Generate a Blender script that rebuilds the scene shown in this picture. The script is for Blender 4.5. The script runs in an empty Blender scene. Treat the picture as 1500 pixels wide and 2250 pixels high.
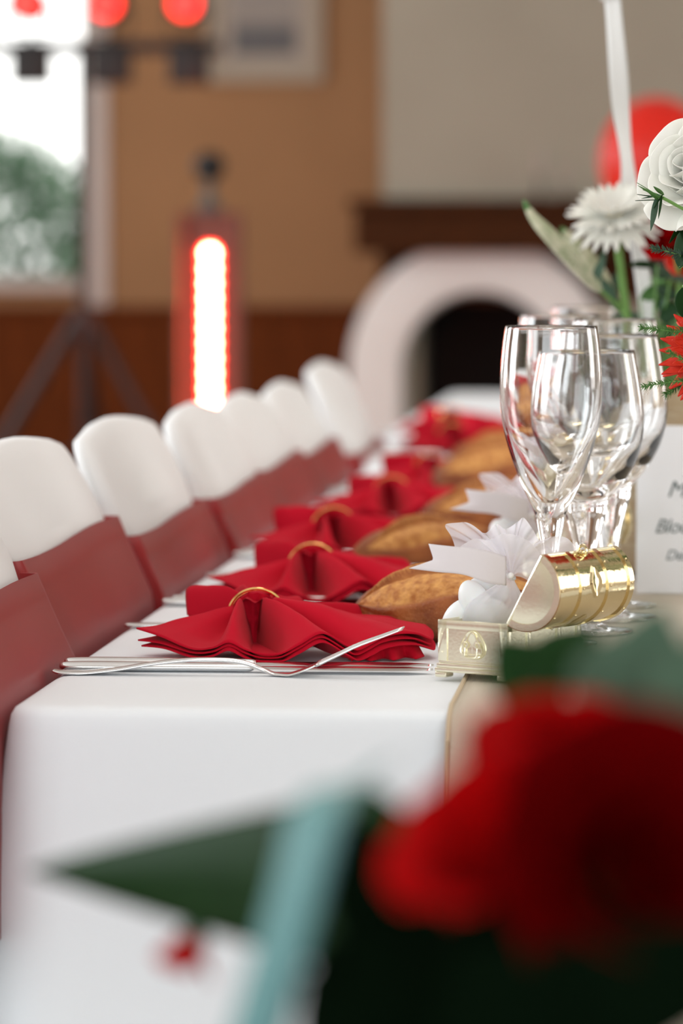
import bpy, bmesh, math, random
import numpy as np
from mathutils import Vector, Matrix, noise
PI = math.pi
rnd = random.Random(7)
C = bpy.context.scene.collection
S = bpy.context.scene

# ------------------------------------------------------------------ camera
FPX = 135.0 / 36.0 * 2250.0
EYE = Vector((0, 0, 1.008))
PH = math.atan((1125 - 560) / FPX)
TH = math.atan((1500 - 750) / FPX * math.cos(PH))
Fw = Vector((-math.sin(TH) * math.cos(PH), math.cos(TH) * math.cos(PH), -math.sin(PH)))
Rt = Vector((math.cos(TH), math.sin(TH), 0))
Up = Vector((-math.sin(TH) * math.sin(PH), math.cos(TH) * math.sin(PH), math.cos(PH)))
cam_d = bpy.data.cameras.new('camera')
cam = bpy.data.objects.new('camera', cam_d)
C.objects.link(cam)
cam.location = EYE
cam.rotation_euler = (PI / 2 - PH, 0, TH)
cam_d.sensor_fit = 'VERTICAL'
cam_d.sensor_width = 24
cam_d.sensor_height = 36
cam_d.lens = 135
cam_d.clip_start = 0.05
cam_d.clip_end = 200
cam_d.dof.use_dof = True
cam_d.dof.focus_distance = 2.40
cam_d.dof.aperture_fstop = 6.6
S.camera = cam

# ------------------------------------------------------------------ world and light
w = bpy.data.worlds.new('sky')
S.world = w
w.use_nodes = True
bg = w.node_tree.nodes['Background']
bg.inputs[0].default_value = (1.0, 1.0, 0.97, 1)
bg.inputs[1].default_value = 2.6
S.view_settings.view_transform = 'Standard'
S.view_settings.look = 'None'
S.view_settings.gamma = 1
S.view_settings.exposure = 0.0
S.view_settings.use_curve_mapping = False
S.cycles.max_bounces = 14
S.cycles.transmission_bounces = 12
S.cycles.glossy_bounces = 6
S.cycles.transparent_max_bounces = 16
S.cycles.diffuse_bounces = 4
S.cycles.sample_clamp_indirect = 6


def area(name, loc, rot, sx, sy, power, col):
    l = bpy.data.lights.new(name, 'AREA')
    l.shape = 'RECTANGLE'
    l.size = sx
    l.size_y = sy
    l.energy = power
    l.color = col
    o = bpy.data.objects.new(name, l)
    o.location = loc
    o.rotation_euler = rot
    C.objects.link(o)
    return o


DAY = (0.86, 0.94, 1.0)
# daylight at the tall windows of the left wall, at the glazed doors behind the camera and at the right wall; the two farthest left ones are added fill for the back wall
for wy, pw_ in ((3.0, 98), (5.4, 62), (8.7, 20), (11.3, 26)):
    area('window_and_fill_light', (-3.97, wy, 1.75), (0, -PI / 2, 0), 1.9, 1.3, pw_, DAY)
area('door_daylight', (0.3, -2.97, 1.45), (PI / 2, 0, 0), 4.6, 2.3, 84, (0.80, 0.91, 1.0))
for wy, pw_ in ((4.2, 36), (9.0, 20)):
    area('window_and_fill_light', (3.97, wy, 1.75), (0, PI / 2, 0), 1.9, 1.3, pw_, (1.0, 0.96, 0.92))
area('added_ceiling_fill', (0.0, 3.4, 3.52), (0, 0, 0), 1.2, 3.6, 26, (1.0, 0.96, 0.91))  # unseen fill light added under the ceiling to brighten the tabletop

# ------------------------------------------------------------------ helpers


def ray(px, py):
    return Fw + Rt * ((px - 750) / FPX) + Up * ((1125 - py) / FPX)


def at(px, py, Y):
    d = ray(px, py)
    return EYE + d * (Y / d.y)


def mb():
    return {'v': [], 'f': []}


def add(m, vs, fs):
    b = len(m['v'])
    m['v'] += [tuple(v) for v in vs]
    m['f'] += [tuple(i + b for i in f) for f in fs]
    return m


def boxm(m, x0, x1, y0, y1, z0, z1):
    vs = [(x, y, z) for z in (z0, z1) for y in (y0, y1) for x in (x0, x1)]
    return add(m, vs, [(0, 2, 3, 1), (4, 5, 7, 6), (0, 1, 5, 4), (2, 6, 7, 3), (0, 4, 6, 2), (1, 3, 7, 5)])


def grid(m, P, closeu=False, closev=False):
    """P[i][j] points"""
    nu, nv = len(P), len(P[0])
    vs = [p for row in P for p in row]
    fs = []
    for i in range(nu if closeu else nu - 1):
        for j in range(nv if closev else nv - 1):
            a = i * nv + j
            b = ((i + 1) % nu) * nv + j
            c = ((i + 1) % nu) * nv + (j + 1) % nv
            d = i * nv + (j + 1) % nv
            fs.append((a, b, c, d))
    return add(m, vs, fs)


def lathe(m, prof, n=32, cx=0, cy=0, cz=0, caps=True):
    P = []
    for i in range(n):
        a = 2 * PI * i / n
        P.append([(cx + r * math.cos(a), cy + r * math.sin(a), cz + z) for r, z in prof])
    return grid(m, P, closeu=True)


def frame_of(t, hint=Vector((0, 0, 1))):
    t = t.normalized()
    if abs(t.dot(hint)) > 0.97:
        hint = Vector((1, 0, 0))
    s = t.cross(hint).normalized()
    return s, s.cross(t).normalized()


def tube(m, pts, rad, n=8, flat=1.0, hint=Vector((0, 0, 1)), cap=True):
    pts = [Vector(p) for p in pts]
    k = len(pts)
    P = []
    for i, p in enumerate(pts):
        t = pts[min(i + 1, k - 1)] - pts[max(i - 1, 0)]
        s, u = frame_of(t, hint)
        r = rad[i] if isinstance(rad, (list, tuple)) else rad
        if isinstance(r, (list, tuple)):
            ra, rb = r
        else:
            ra, rb = r, r * flat
        P.append([p + s * (ra * math.cos(2 * PI * j / n)) + u * (rb * math.sin(2 * PI * j / n)) for j in range(n)])
    b = len(m['v'])
    grid(m, P, closev=True)
    if cap:
        m['f'].append(tuple(b + j for j in range(n)))
        m['f'].append(tuple(b + (k - 1) * n + j for j in reversed(range(n))))
    return m


def torus(m, R, r, c, ax, n=40, k=8, a0=0, a1=2 * PI, hint=Vector((0, 0, 1))):
    s, u = frame_of(Vector(ax), hint)
    c = Vector(c)
    full = abs(a1 - a0 - 2 * PI) < 1e-6
    P = []
    for i in range(n if full else n + 1):
        a = a0 + (a1 - a0) * i / n
        d = s * math.cos(a) + u * math.sin(a)
        P.append([c + d * (R + r * math.cos(2 * PI * j / k)) + Vector(ax).normalized() * (r * math.sin(2 * PI * j / k)) for j in range(k)])
    return grid(m, P, closeu=full, closev=True)


def ball(m, c, rx, ry=None, rz=None, n=16, k=10, M=None):
    ry = ry or rx
    rz = rz or rx
    c = Vector(c)
    P = []
    for i in range(n):
        a = 2 * PI * i / n
        row = []
        for j in range(k + 1):
            b = -PI / 2 + PI * j / k
            b = max(-PI / 2 + 0.001, min(PI / 2 - 0.001, b))
            v = Vector((rx * math.cos(a) * math.cos(b), ry * math.sin(a) * math.cos(b), rz * math.sin(b)))
            if M is not None:
                v = M @ v
            row.append(c + v)
        P.append(row)
    return grid(m, P, closeu=True)


def mesh_of(name, m, mat, smooth=True, weld=True, bevel=0, bseg=2, sharp=40):
    me = bpy.data.meshes.new(name)
    me.from_pydata(m['v'], [], m['f'])
    bm = bmesh.new()
    bm.from_mesh(me)
    if weld:
        bmesh.ops.remove_doubles(bm, verts=bm.verts, dist=2e-6)
    if bevel:
        es = [e for e in bm.edges if len(e.link_faces) == 2 and e.calc_face_angle(0) > 0.6]
        bmesh.ops.bevel(bm, geom=es, offset=bevel, segments=bseg, affect='EDGES', profile=0.5)
    bmesh.ops.recalc_face_normals(bm, faces=bm.faces)
    bm.to_mesh(me)
    bm.free()
    if mat:
        me.materials.append(mat)
    if smooth:
        me.shade_smooth()
        if sharp:
            try:
                me.set_sharp_from_angle(angle=math.radians(sharp))
            except Exception:
                pass
    return me


def put(name, me, parent=None):
    o = bpy.data.objects.new(name, me)
    C.objects.link(o)
    if parent:
        o.parent = parent
    return o


def obj(name, m, mat, parent=None, **k):
    return put(name, mesh_of(name, m, mat, **k), parent)


def tag(o, label=None, cat=None, group=None, kind=None):
    if label:
        o['label'] = label
    if cat:
        o['category'] = cat
    if group:
        o['group'] = group
    if kind:
        o['kind'] = kind
    return o


def thing(name, label, cat, loc=(0, 0, 0), rz=0, group=None):
    o = bpy.data.objects.new(name, None)
    C.objects.link(o)
    o.empty_display_size = 0.02
    o.location = loc
    o.rotation_euler = (0, 0, rz)
    return tag(o, label, cat, group)


KIDS = {}


def dup(o, label=None, parent=None):
    c = o.copy()
    C.objects.link(c)
    if parent:
        c.parent = parent
        c.matrix_parent_inverse = o.matrix_parent_inverse.copy()
    if label:
        c['label'] = label
    for ch in list(o.children):
        dup(ch, None, c)
    return c


def solid(o, t, off=0):
    md = o.modifiers.new('thickness', 'SOLIDIFY')
    md.thickness = t
    md.offset = off
    return o


def subd(o, n=1):
    md = o.modifiers.new('smooth', 'SUBSURF')
    md.levels = n
    md.render_levels = n
    return o


def mat(name, col, rough=0.5, metal=0.0, col2=None, nscale=20, bump=0.0, bscale=200, spec=0.5, sheen=0.0,
        trans=0.0, ior=1.45, emit=None, estr=0, alpha=1.0, sss=0.0, stretch=None, weave=0, weave_s=0.0, coat=0.0, transl=0.0):
    m = bpy.data.materials.new(name)
    m.use_nodes = True
    nt = m.node_tree
    L = nt.links.new
    b = nt.nodes['Principled BSDF']
    b.inputs['Base Color'].default_value = (*col, 1)
    b.inputs['Roughness'].default_value = rough
    b.inputs['Metallic'].default_value = metal
    b.inputs['Specular IOR Level'].default_value = spec
    b.inputs['Sheen Weight'].default_value = sheen
    b.inputs['Sheen Roughness'].default_value = 0.35
    b.inputs['Transmission Weight'].default_value = trans
    b.inputs['IOR'].default_value = ior
    b.inputs['Coat Weight'].default_value = coat
    if alpha < 1:
        b.inputs['Alpha'].default_value = alpha
    if sss:
        b.inputs['Subsurface Weight'].default_value = sss
        b.inputs['Subsurface Radius'].default_value = (1, 0.6, 0.4)
        b.inputs['Subsurface Scale'].default_value = 0.004
    if emit:
        b.inputs['Emission Color'].default_value = (*emit, 1)
        b.inputs['Emission Strength'].default_value = estr
    tc = nt.nodes.new('ShaderNodeTexCoord')
    src = tc.outputs['Object']
    if stretch:
        mp = nt.nodes.new('ShaderNodeMapping')
        mp.inputs['Scale'].default_value = stretch
        L(src, mp.inputs[0])
        src = mp.outputs[0]
    if col2:
        n = nt.nodes.new('ShaderNodeTexNoise')
        n.inputs['Scale'].default_value = nscale
        n.inputs['Detail'].default_value = 6
        L(src, n.inputs['Vector'])
        r = nt.nodes.new('ShaderNodeValToRGB')
        r.color_ramp.elements[0].position = 0.35
        r.color_ramp.elements[0].color = (*col, 1)
        r.color_ramp.elements[1].position = 0.65
        r.color_ramp.elements[1].color = (*col2, 1)
        L(n.outputs['Fac'], r.inputs[0])
        L(r.outputs[0], b.inputs['Base Color'])
    h = None
    if bump:
        n = nt.nodes.new('ShaderNodeTexNoise')
        n.inputs['Scale'].default_value = bscale
        n.inputs['Detail'].default_value = 4
        L(src, n.inputs['Vector'])
        bp = nt.nodes.new('ShaderNodeBump')
        bp.inputs['Strength'].default_value = bump
        bp.inputs['Distance'].default_value = 1.0 / bscale
        L(n.outputs['Fac'], bp.inputs['Height'])
        h = bp
    if weave:
        ws = []
        for ax in ('X', 'Y'):
            wv = nt.nodes.new('ShaderNodeTexWave')
            wv.bands_direction = ax
            wv.inputs['Scale'].default_value = weave
            wv.inputs['Distortion'].default_value = 1.0
            L(src, wv.inputs['Vector'])
            ws.append(wv)
        ad = nt.nodes.new('ShaderNodeMath')
        ad.operation = 'ADD'
        L(ws[0].outputs['Fac'], ad.inputs[0])
        L(ws[1].outputs['Fac'], ad.inputs[1])
        bp = nt.nodes.new('ShaderNodeBump')
        bp.inputs['Strength'].default_value = weave_s
        bp.inputs['Distance'].default_value = 0.0004
        L(ad.outputs[0], bp.inputs['Height'])
        if h:
            L(h.outputs[0], bp.inputs['Normal'])
        h = bp
    if h:
        L(h.outputs[0], b.inputs['Normal'])
    if transl:
        tr = nt.nodes.new('ShaderNodeBsdfTranslucent')
        tr.inputs[0].default_value = (*col, 1)
        mx = nt.nodes.new('ShaderNodeMixShader')
        mx.inputs[0].default_value = transl
        L(b.outputs[0], mx.inputs[1])
        L(tr.outputs[0], mx.inputs[2])
        L(mx.outputs[0], nt.nodes['Material Output'].inputs['Surface'])
    return m


M = {}
M['wall'] = mat('ochre_plaster', (0.41, 0.222, 0.105), 0.9, col2=(0.375, 0.205, 0.097), nscale=2, bump=0.1, bscale=60)
M['side'] = mat('cream_plaster', (0.72, 0.64, 0.54), 0.9, bump=0.1, bscale=60)
M['chimney'] = mat('beige_plaster', (0.40, 0.375, 0.30), 0.9, col2=(0.425, 0.40, 0.32), nscale=3, bump=0.1, bscale=60)
M['arch'] = mat('white_plaster', (0.92, 0.94, 0.92), 0.85, bump=0.15, bscale=40)
M['ceiling'] = mat('ceiling_paint', (0.82, 0.8, 0.76), 0.9)
M['floor'] = mat('floor_boards', (0.16, 0.07, 0.035), 0.45, col2=(0.10, 0.04, 0.02), nscale=6, stretch=(1, 8, 1))
M['wains'] = mat('wainscot_wood', (0.165, 0.042, 0.011), 0.85, spec=0.08, col2=(0.12, 0.032, 0.009), nscale=8, stretch=(8, 8, 1))
M['beam'] = mat('dark_oak', (0.075, 0.026, 0.009), 0.85, spec=0.08, col2=(0.05, 0.02, 0.009), nscale=10, stretch=(1, 6, 6), bump=0.3, bscale=30)
M['firebox_black'] = mat('black_brick', (0.012, 0.009, 0.008), 0.95, bump=0.3, bscale=40)  # even near-black brick for the back, top and right of the firebox
M['hearth'] = mat('hearth_brick', (0.16, 0.09, 0.05), 0.9, bump=0.3, bscale=40)
M['frame_paint'] = mat('window_paint', (0.62, 0.55, 0.5), 0.5)
M['pane'] = mat('window_glass', (1, 1, 1), 0.0, trans=1.0, ior=1.02)
M['cloth'] = mat('white_tablecloth', (0.83, 0.865, 0.90), 0.85, bump=0.12, bscale=900, sheen=0.1)
M['cover'] = mat('white_chair_cover', (0.76, 0.76, 0.76), 0.7, bump=0.05, bscale=300, sheen=0.15)
M['sash'] = mat('red_satin_sash', (0.25, 0.006, 0.007), 0.40, spec=0.40, sheen=0.05)
M['napkin'] = mat('red_cotton_napkin', (0.52, 0.006, 0.022), 0.9, bump=0.1, bscale=700, sheen=0.04, weave=900, weave_s=0.25, spec=0.08)
M['steel'] = mat('polished_steel', (0.82, 0.82, 0.82), 0.12, 1.0)
M['gold'] = mat('polished_gold', (0.74, 0.62, 0.38), 0.12, 1.0, bump=0.03, bscale=200)
M['brass'] = mat('pale_gold', (0.94, 0.90, 0.72), 0.26, 0.84, bump=0.04, bscale=500)
M['ringgold'] = mat('ring_gold', (1.0, 0.62, 0.22), 0.12, 1.0)
M['glass'] = mat('clear_glass', (1, 1, 1), 0.0, trans=1.0, ior=1.5)
M['runner'] = mat('beige_organza', (0.56, 0.49, 0.39), 0.8, weave=260, weave_s=0.4, sheen=0.1)
M['hem'] = mat('runner_hem', (0.55, 0.44, 0.30), 0.8)
M['jute'] = mat('jute_wrap', (0.62, 0.46, 0.28), 0.9, col2=(0.74, 0.62, 0.43), nscale=30, stretch=(1, 1, 8), bump=0.6, bscale=160)
M['card'] = mat('white_card', (0.93, 0.95, 0.99), 0.6)
M['ink'] = mat('grey_green_ink', (0.13, 0.17, 0.17), 0.7)
M['almond'] = mat('sugared_almond', (0.84, 0.86, 0.86), 0.35, sss=0.3)
M['paper'] = mat('label_paper', (0.74, 0.69, 0.71), 0.7, bump=0.05, bscale=300)
M['white_petal'] = mat('white_petal', (0.92, 0.91, 0.86), 0.7, col2=(0.90, 0.90, 0.82), nscale=40, transl=0.25)
M['red_petal'] = mat('red_petal', (0.50, 0.001, 0.002), 0.8, col2=(0.36, 0.001, 0.002), nscale=30, transl=0.1, spec=0.05)
M['dark_rose'] = mat('shaded_red_petal', (0.085, 0.0006, 0.001), 0.9, spec=0.0)  # petal red darkened to carry the shade on the bouquet's unlit side
M['orange_petal'] = mat('orange_red_petal', (0.78, 0.035, 0.008), 0.55, col2=(0.70, 0.02, 0.006), nscale=60, transl=0.2)
M['wine_petal'] = mat('wine_petal', (0.16, 0.003, 0.008), 0.6)
M['leaf'] = mat('dark_leaf', (0.007, 0.032, 0.006), 0.6, col2=(0.010, 0.040, 0.008), nscale=30, spec=0.1)
M['deep'] = mat('shaded_bouquet_green', (0.002, 0.005, 0.0022), 0.9, spec=0.0)  # near black: shade low in the bouquet put into leaf and bowl colour
M['leaf2'] = mat('grey_leaf', (0.055, 0.10, 0.065), 0.7, spec=0.2, col2=(0.07, 0.12, 0.08), nscale=30)
M['needle'] = mat('fern_green', (0.07, 0.19, 0.04), 0.6)
M['stem'] = mat('stem_green', (0.16, 0.32, 0.08), 0.5)
M['spike'] = mat('veronica_bud', (0.62, 0.60, 0.44), 0.7, col2=(0.36, 0.40, 0.24), nscale=120)
M['disc'] = mat('flower_centre', (0.72, 0.60, 0.36), 0.8, bump=0.5, bscale=900)
M['teal'] = mat('pale_teal_satin', (0.155, 0.315, 0.315), 0.45, spec=0.4)
M['ribbon'] = mat('white_satin_ribbon', (0.84, 0.84, 0.82), 0.4, transl=0.3)
M['balloon'] = mat('red_balloon', (0.95, 0.04, 0.022), 0.3, transl=0.35)
M['black'] = mat('black_metal', (0.012, 0.010, 0.010), 0.5)
M['smoke'] = mat('dark_red_housing', (0.24, 0.07, 0.045), 0.5)
M['lens'] = mat('red_led_lens', (0.6, 0.05, 0.02), 0.3, emit=(1.0, 0.30, 0.16), estr=90)
M['ledhalo'] = mat('red_led_halo', (0.6, 0.02, 0.01), 0.4, emit=(1.0, 0.012, 0.006), estr=5)  # glowing ring standing for the red halo round each lamp
M['spot'] = mat('red_spot_lens', (0.6, 0.02, 0.01), 0.3, emit=(1.0, 0.014, 0.011), estr=5)
M['pearl'] = mat('pearl', (0.9, 0.88, 0.86), 0.2, coat=0.5)
M['picframe'] = mat('gilt_grey_frame', (0.42, 0.36, 0.27), 0.5)
M['matb'] = mat('cream_mount', (0.45, 0.40, 0.34), 0.8)
M['pewter'] = mat('pewter', (0.12, 0.11, 0.10), 0.6, 0.3)
M['candle'] = mat('candle_wax', (0.5, 0.42, 0.38), 0.6)
M['hedge'] = mat('hedge_leaf', (0.055, 0.13, 0.065), 0.6, col2=(0.09, 0.18, 0.09), nscale=3, transl=0.3)
M['glint'] = mat('white_glint', (0.85, 0.87, 0.85), 0.5)  # white for the highlight balls added to the shrubs
M['bark'] = mat('bark', (0.10, 0.07, 0.05), 0.9)
M['ground'] = mat('gravel', (0.50, 0.52, 0.50), 0.9, col2=(0.42, 0.45, 0.42), nscale=8)
M['legs'] = mat('grey_steel_leg', (0.3, 0.3, 0.3), 0.4, 0.6)


def tulle_mat():
    m = bpy.data.materials.new('white_tulle')
    m.use_nodes = True
    nt = m.node_tree
    b = nt.nodes['Principled BSDF']
    b.inputs['Base Color'].default_value = (0.9, 0.88, 0.92, 1)
    b.inputs['Roughness'].default_value = 0.7
    tr = nt.nodes.new('ShaderNodeBsdfTranslucent')
    tr.inputs[0].default_value = (0.9, 0.88, 0.92, 1)
    m1 = nt.nodes.new('ShaderNodeMixShader')
    m1.inputs[0].default_value = 0.4
    nt.links.new(b.outputs[0], m1.inputs[1])
    nt.links.new(tr.outputs[0], m1.inputs[2])
    t = nt.nodes.new('ShaderNodeBsdfTransparent')
    lw = nt.nodes.new('ShaderNodeLayerWeight')
    lw.inputs[0].default_value = 0.35
    ma = nt.nodes.new('ShaderNodeMath')
    ma.operation = 'MULTIPLY_ADD'
    ma.inputs[1].default_value = 0.6
    ma.inputs[2].default_value = 0.42
    nt.links.new(lw.outputs['Facing'], ma.inputs[0])
    m2 = nt.nodes.new('ShaderNodeMixShader')
    nt.links.new(ma.outputs[0], m2.inputs[0])
    nt.links.new(t.outputs[0], m2.inputs[1])
    nt.links.new(m1.outputs[0], m2.inputs[2])
    nt.links.new(m2.outputs[0], nt.nodes['Material Output'].inputs['Surface'])
    return m


M['tulle'] = tulle_mat()


def bread_mat():
    m = mat('bread_crust', (0.33, 0.10, 0.025), 0.55, bump=0.5, bscale=350)
    nt = m.node_tree
    L = nt.links.new
    b = nt.nodes['Principled BSDF']
    tc = nt.nodes.new('ShaderNodeTexCoord')
    n = nt.nodes.new('ShaderNodeTexNoise')
    n.inputs['Scale'].default_value = 55
    n.inputs['Detail'].default_value = 8
    L(tc.outputs['Object'], n.inputs['Vector'])
    r = nt.nodes.new('ShaderNodeValToRGB')
    r.color_ramp.elements[0].position = 0.3
    r.color_ramp.elements[0].color = (0.19, 0.038, 0.008, 1)
    r.color_ramp.elements[1].position = 0.72
    r.color_ramp.elements[1].color = (0.42, 0.125, 0.028, 1)
    L(n.outputs['Fac'], r.inputs[0])
    v = nt.nodes.new('ShaderNodeTexNoise')
    v.inputs['Scale'].default_value = 900
    L(tc.outputs['Object'], v.inputs['Vector'])
    vr = nt.nodes.new('ShaderNodeValToRGB')
    vr.color_ramp.elements[0].position = 0.60
    vr.color_ramp.elements[0].color = (0, 0, 0, 1)
    vr.color_ramp.elements[1].position = 0.72
    vr.color_ramp.elements[1].color = (0.4, 0.4, 0.4, 1)
    L(v.outputs['Fac'], vr.inputs[0])
    mx0 = nt.nodes.new('ShaderNodeMix')
    mx0.data_type = 'RGBA'
    L(vr.outputs[0], mx0.inputs['Factor'])
    L(r.outputs[0], mx0.inputs['A'])
    mx0.inputs['B'].default_value = (0.62, 0.30, 0.10, 1)
    at_ = nt.nodes.new('ShaderNodeAttribute')
    at_.attribute_name = 'crumb'
    r2 = nt.nodes.new('ShaderNodeValToRGB')
    r2.color_ramp.elements[0].position = 0.35
    r2.color_ramp.elements[0].color = (0.44, 0.15, 0.028, 1)
    r2.color_ramp.elements[1].position = 0.7
    r2.color_ramp.elements[1].color = (0.80, 0.40, 0.11, 1)
    n2 = nt.nodes.new('ShaderNodeTexNoise')
    n2.inputs['Scale'].default_value = 160
    n2.inputs['Detail'].default_value = 6
    L(tc.outputs['Object'], n2.inputs['Vector'])
    L(n2.outputs['Fac'], r2.inputs[0])
    mx = nt.nodes.new('ShaderNodeMix')
    mx.data_type = 'RGBA'
    L(at_.outputs['Fac'], mx.inputs['Factor'])
    L(mx0.outputs['Result'], mx.inputs['A'])
    L(r2.outputs[0], mx.inputs['B'])
    L(mx.outputs['Result'], b.inputs['Base Color'])
    return m


M['bread'] = bread_mat()


def photo_mat():
    m = mat('faded_landscape_print', (0.2, 0.2, 0.2), 0.4)
    nt = m.node_tree
    b = nt.nodes['Principled BSDF']
    tc = nt.nodes.new('ShaderNodeTexCoord')
    sp = nt.nodes.new('ShaderNodeSeparateXYZ')
    nt.links.new(tc.outputs['Generated'], sp.inputs[0])
    r = nt.nodes.new('ShaderNodeValToRGB')
    e = r.color_ramp.elements
    e[0].position = 0.0
    e[0].color = (0.10, 0.10, 0.10, 1)
    e[1].position = 1.0
    e[1].color = (0.30, 0.28, 0.26, 1)
    x = e.new(0.30)
    x.color = (0.12, 0.12, 0.125, 1)
    x = e.new(0.42)
    x.color = (0.34, 0.30, 0.26, 1)
    nt.links.new(sp.outputs['Z'], r.inputs[0])
    nt.links.new(r.outputs[0], b.inputs['Base Color'])
    return m


M['photo'] = photo_mat()

# ------------------------------------------------------------------ the room
TZ = 0.75
YW = 14.0
XL, XR, YF, ZC = -4.0, 4.0, -3.0, 3.6


def struct(name, m, mt, **k):
    return tag(obj(name, m, mt, smooth=False, **k), kind='structure')


fl = mb()
nb = 26
for i in range(nb):
    x0 = XL + (XR - XL) * i / nb
    x1 = XL + (XR - XL) * (i + 1) / nb
    boxm(fl, x0 + 0.001, x1 - 0.001, YF, YW, -0.03, 0.0)
boxm(fl, XL, XR, YF, YW, -0.06, -0.004)
struct('floor', fl, M['floor'], weld=False)
struct('ceiling', boxm(mb(), XL, XR, YF, YW, ZC, ZC + 0.1), M['ceiling'])
# back wall with the window opening
WX0, WX1, WZ0, WZ1 = -3.35, at(185, 560, YW).x, 0.905, 2.35
bw = mb()
boxm(bw, XL, WX0, YW, YW + 0.3, 0, ZC)
boxm(bw, WX1, XR, YW, YW + 0.3, 0, ZC)
boxm(bw, WX0, WX1, YW, YW + 0.3, 0, WZ0)
boxm(bw, WX0, WX1, YW, YW + 0.3, WZ1, ZC)
struct('wall_back', bw, M['wall'])


def side_wall(name, x0, x1, wins):
    m = mb()
    ys = [YF] + [v for a in wins for v in a] + [YW]
    for i in range(0, len(ys), 2):
        boxm(m, x0, x1, ys[i], ys[i + 1], 0, ZC)
    for a, b in wins:
        boxm(m, x0, x1, a, b, 0, 0.75)
        boxm(m, x0, x1, a, b, 2.75, ZC)
    return struct(name, m, M['side'])


side_wall('wall_left', XL - 0.25, XL, [(2.3, 3.7), (4.7, 6.1), (8.0, 9.4), (10.6, 12.0)])  # two farthest openings added along with their fill light
side_wall('wall_right', XR, XR + 0.25, [(3.5, 4.9), (8.3, 9.7)])
fw = mb()
boxm(fw, XL, -2.05, YF - 0.25, YF, 0, ZC)
boxm(fw, 2.65, XR, YF - 0.25, YF, 0, ZC)
boxm(fw, -2.05, 2.65, YF - 0.25, YF, 2.65, ZC)
struct('wall_front', fw, M['side'])
# wainscot: vertical tongued boards with a dado rail
wt = thing('trim_1', None, None, (0, 0, 0))
tag(wt, kind='structure')
CHX0 = at(840, 300, 13.4).x
WN = at(300, 672, YW - 0.03).z
n_ = 20
pw = (CHX0 - XL) / n_
pm = mesh_of('board', boxm(mb(), 0.0015, pw - 0.0015, YW - 0.025, YW - 0.001, 0.0, WN - 0.03), M['wains'], smooth=False)
for i in range(n_):
    o = put('board', pm, wt)
    o.location.x = XL + i * pw
obj('dado_rail', boxm(mb(), XL, CHX0, YW - 0.05, YW - 0.001, WN - 0.03, WN), M['wains'], wt, bevel=0.006)

# window in the back wall: frame, sill, mullions and panes
wd = thing('window_1', None, None, (0, 0, 0))
tag(wd, kind='structure')
fr = mb()
boxm(fr, WX0, WX0 + 0.07, YW + 0.08, YW + 0.14, WZ0, WZ1)
boxm(fr, WX1 - 0.02, WX1, YW + 0.08, YW + 0.14, WZ0, WZ1)
boxm(fr, WX0 + 0.07, WX1 - 0.02, YW + 0.08, YW + 0.14, WZ0, WZ0 + 0.02)
boxm(fr, WX0 + 0.07, WX1 - 0.02, YW + 0.08, YW + 0.14, WZ1 - 0.07, WZ1)
boxm(fr, (WX0 + WX1) / 2 - 0.03, (WX0 + WX1) / 2 + 0.03, YW + 0.08, YW + 0.14, WZ0 + 0.02, WZ1 - 0.07)
obj('window_frame', fr, M['frame_paint'], wd, smooth=False)
obj('window_sill', boxm(mb(), WX0 - 0.05, WX1 - 0.0, YW - 0.06, YW + 0.078, WZ0 - 0.03, WZ0), M['frame_paint'], wd, bevel=0.005)
cs = mb()
boxm(cs, WX1 + 0.004, WX1 + 0.09, YW - 0.022, YW - 0.001, WN + 0.001, WZ1 + 0.08)
boxm(cs, WX0 - 0.09, WX0 - 0.004, YW - 0.022, YW - 0.001, WN + 0.001, WZ1 + 0.08)
boxm(cs, WX0 - 0.004, WX1 + 0.004, YW - 0.022, YW - 0.001, WZ1, WZ1 + 0.08)
obj('window_casing', cs, M['frame_paint'], wd, smooth=False)
for a, b in ((WX0 + 0.07, (WX0 + WX1) / 2 - 0.03), ((WX0 + WX1) / 2 + 0.03, WX1 - 0.02)):
    obj('pane', boxm(mb(), a, b, YW + 0.107, YW + 0.113, WZ0 + 0.02, WZ1 - 0.07), M['pane'], wd, smooth=False)

# chimney breast, mantel beam and white arched fireplace
YC = 13.4
ch = mb()
Ac = at(1058, 812, YC)            # centre of the arch
RO = at(1058, 812, YC).x - at(770, 812, YC).x
RI = at(1058, 812, YC).x - at(890, 812, YC).x
CX1 = 1.05
# breast made of an inverted-U wall with an arched opening through it
seg = 24
vs = []
for k in range(seg + 1):
    a = PI * k / seg
    vs.append((Ac.x + RI * math.cos(a), Ac.z + RI * math.sin(a)))
open_poly = [(Ac.x + RI, 0.0)] + vs + [(Ac.x - RI, 0.0)]
top = [(CX1, 0.0), (CX1, ZC), (CHX0, ZC), (CHX0, 0.0)]
bm = bmesh.new()
outer = [(Ac.x + RI, 0.0), (CX1, 0.0), (CX1, ZC), (CHX0, ZC), (CHX0, 0.0), (Ac.x - RI, 0.0)]
poly = outer + [p for p in reversed(vs)]
fv = [bm.verts.new((x, YC, z)) for x, z in poly]
f = bm.faces.new(fv)
ex = bmesh.ops.extrude_face_region(bm, geom=[f])
for e in ex['geom']:
    if isinstance(e, bmesh.types.BMVert):
        e.co.y = YC + 0.12
bmesh.ops.triangulate(bm, faces=[q for q in bm.faces if len(q.verts) > 4])
bmesh.ops.recalc_face_normals(bm, faces=bm.faces)
me = bpy.data.meshes.new('chimney_breast')
bm.to_mesh(me)
bm.free()
me.materials.append(M['chimney'])
cb = put('chimney_breast', me)
tag(cb, kind='structure')
sd = mb()
boxm(sd, CHX0, CHX0 + 0.12, YC + 0.12, YW, 0, ZC)
boxm(sd, CX1 - 0.12, CX1, YC + 0.12, YW, 0, ZC)
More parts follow.
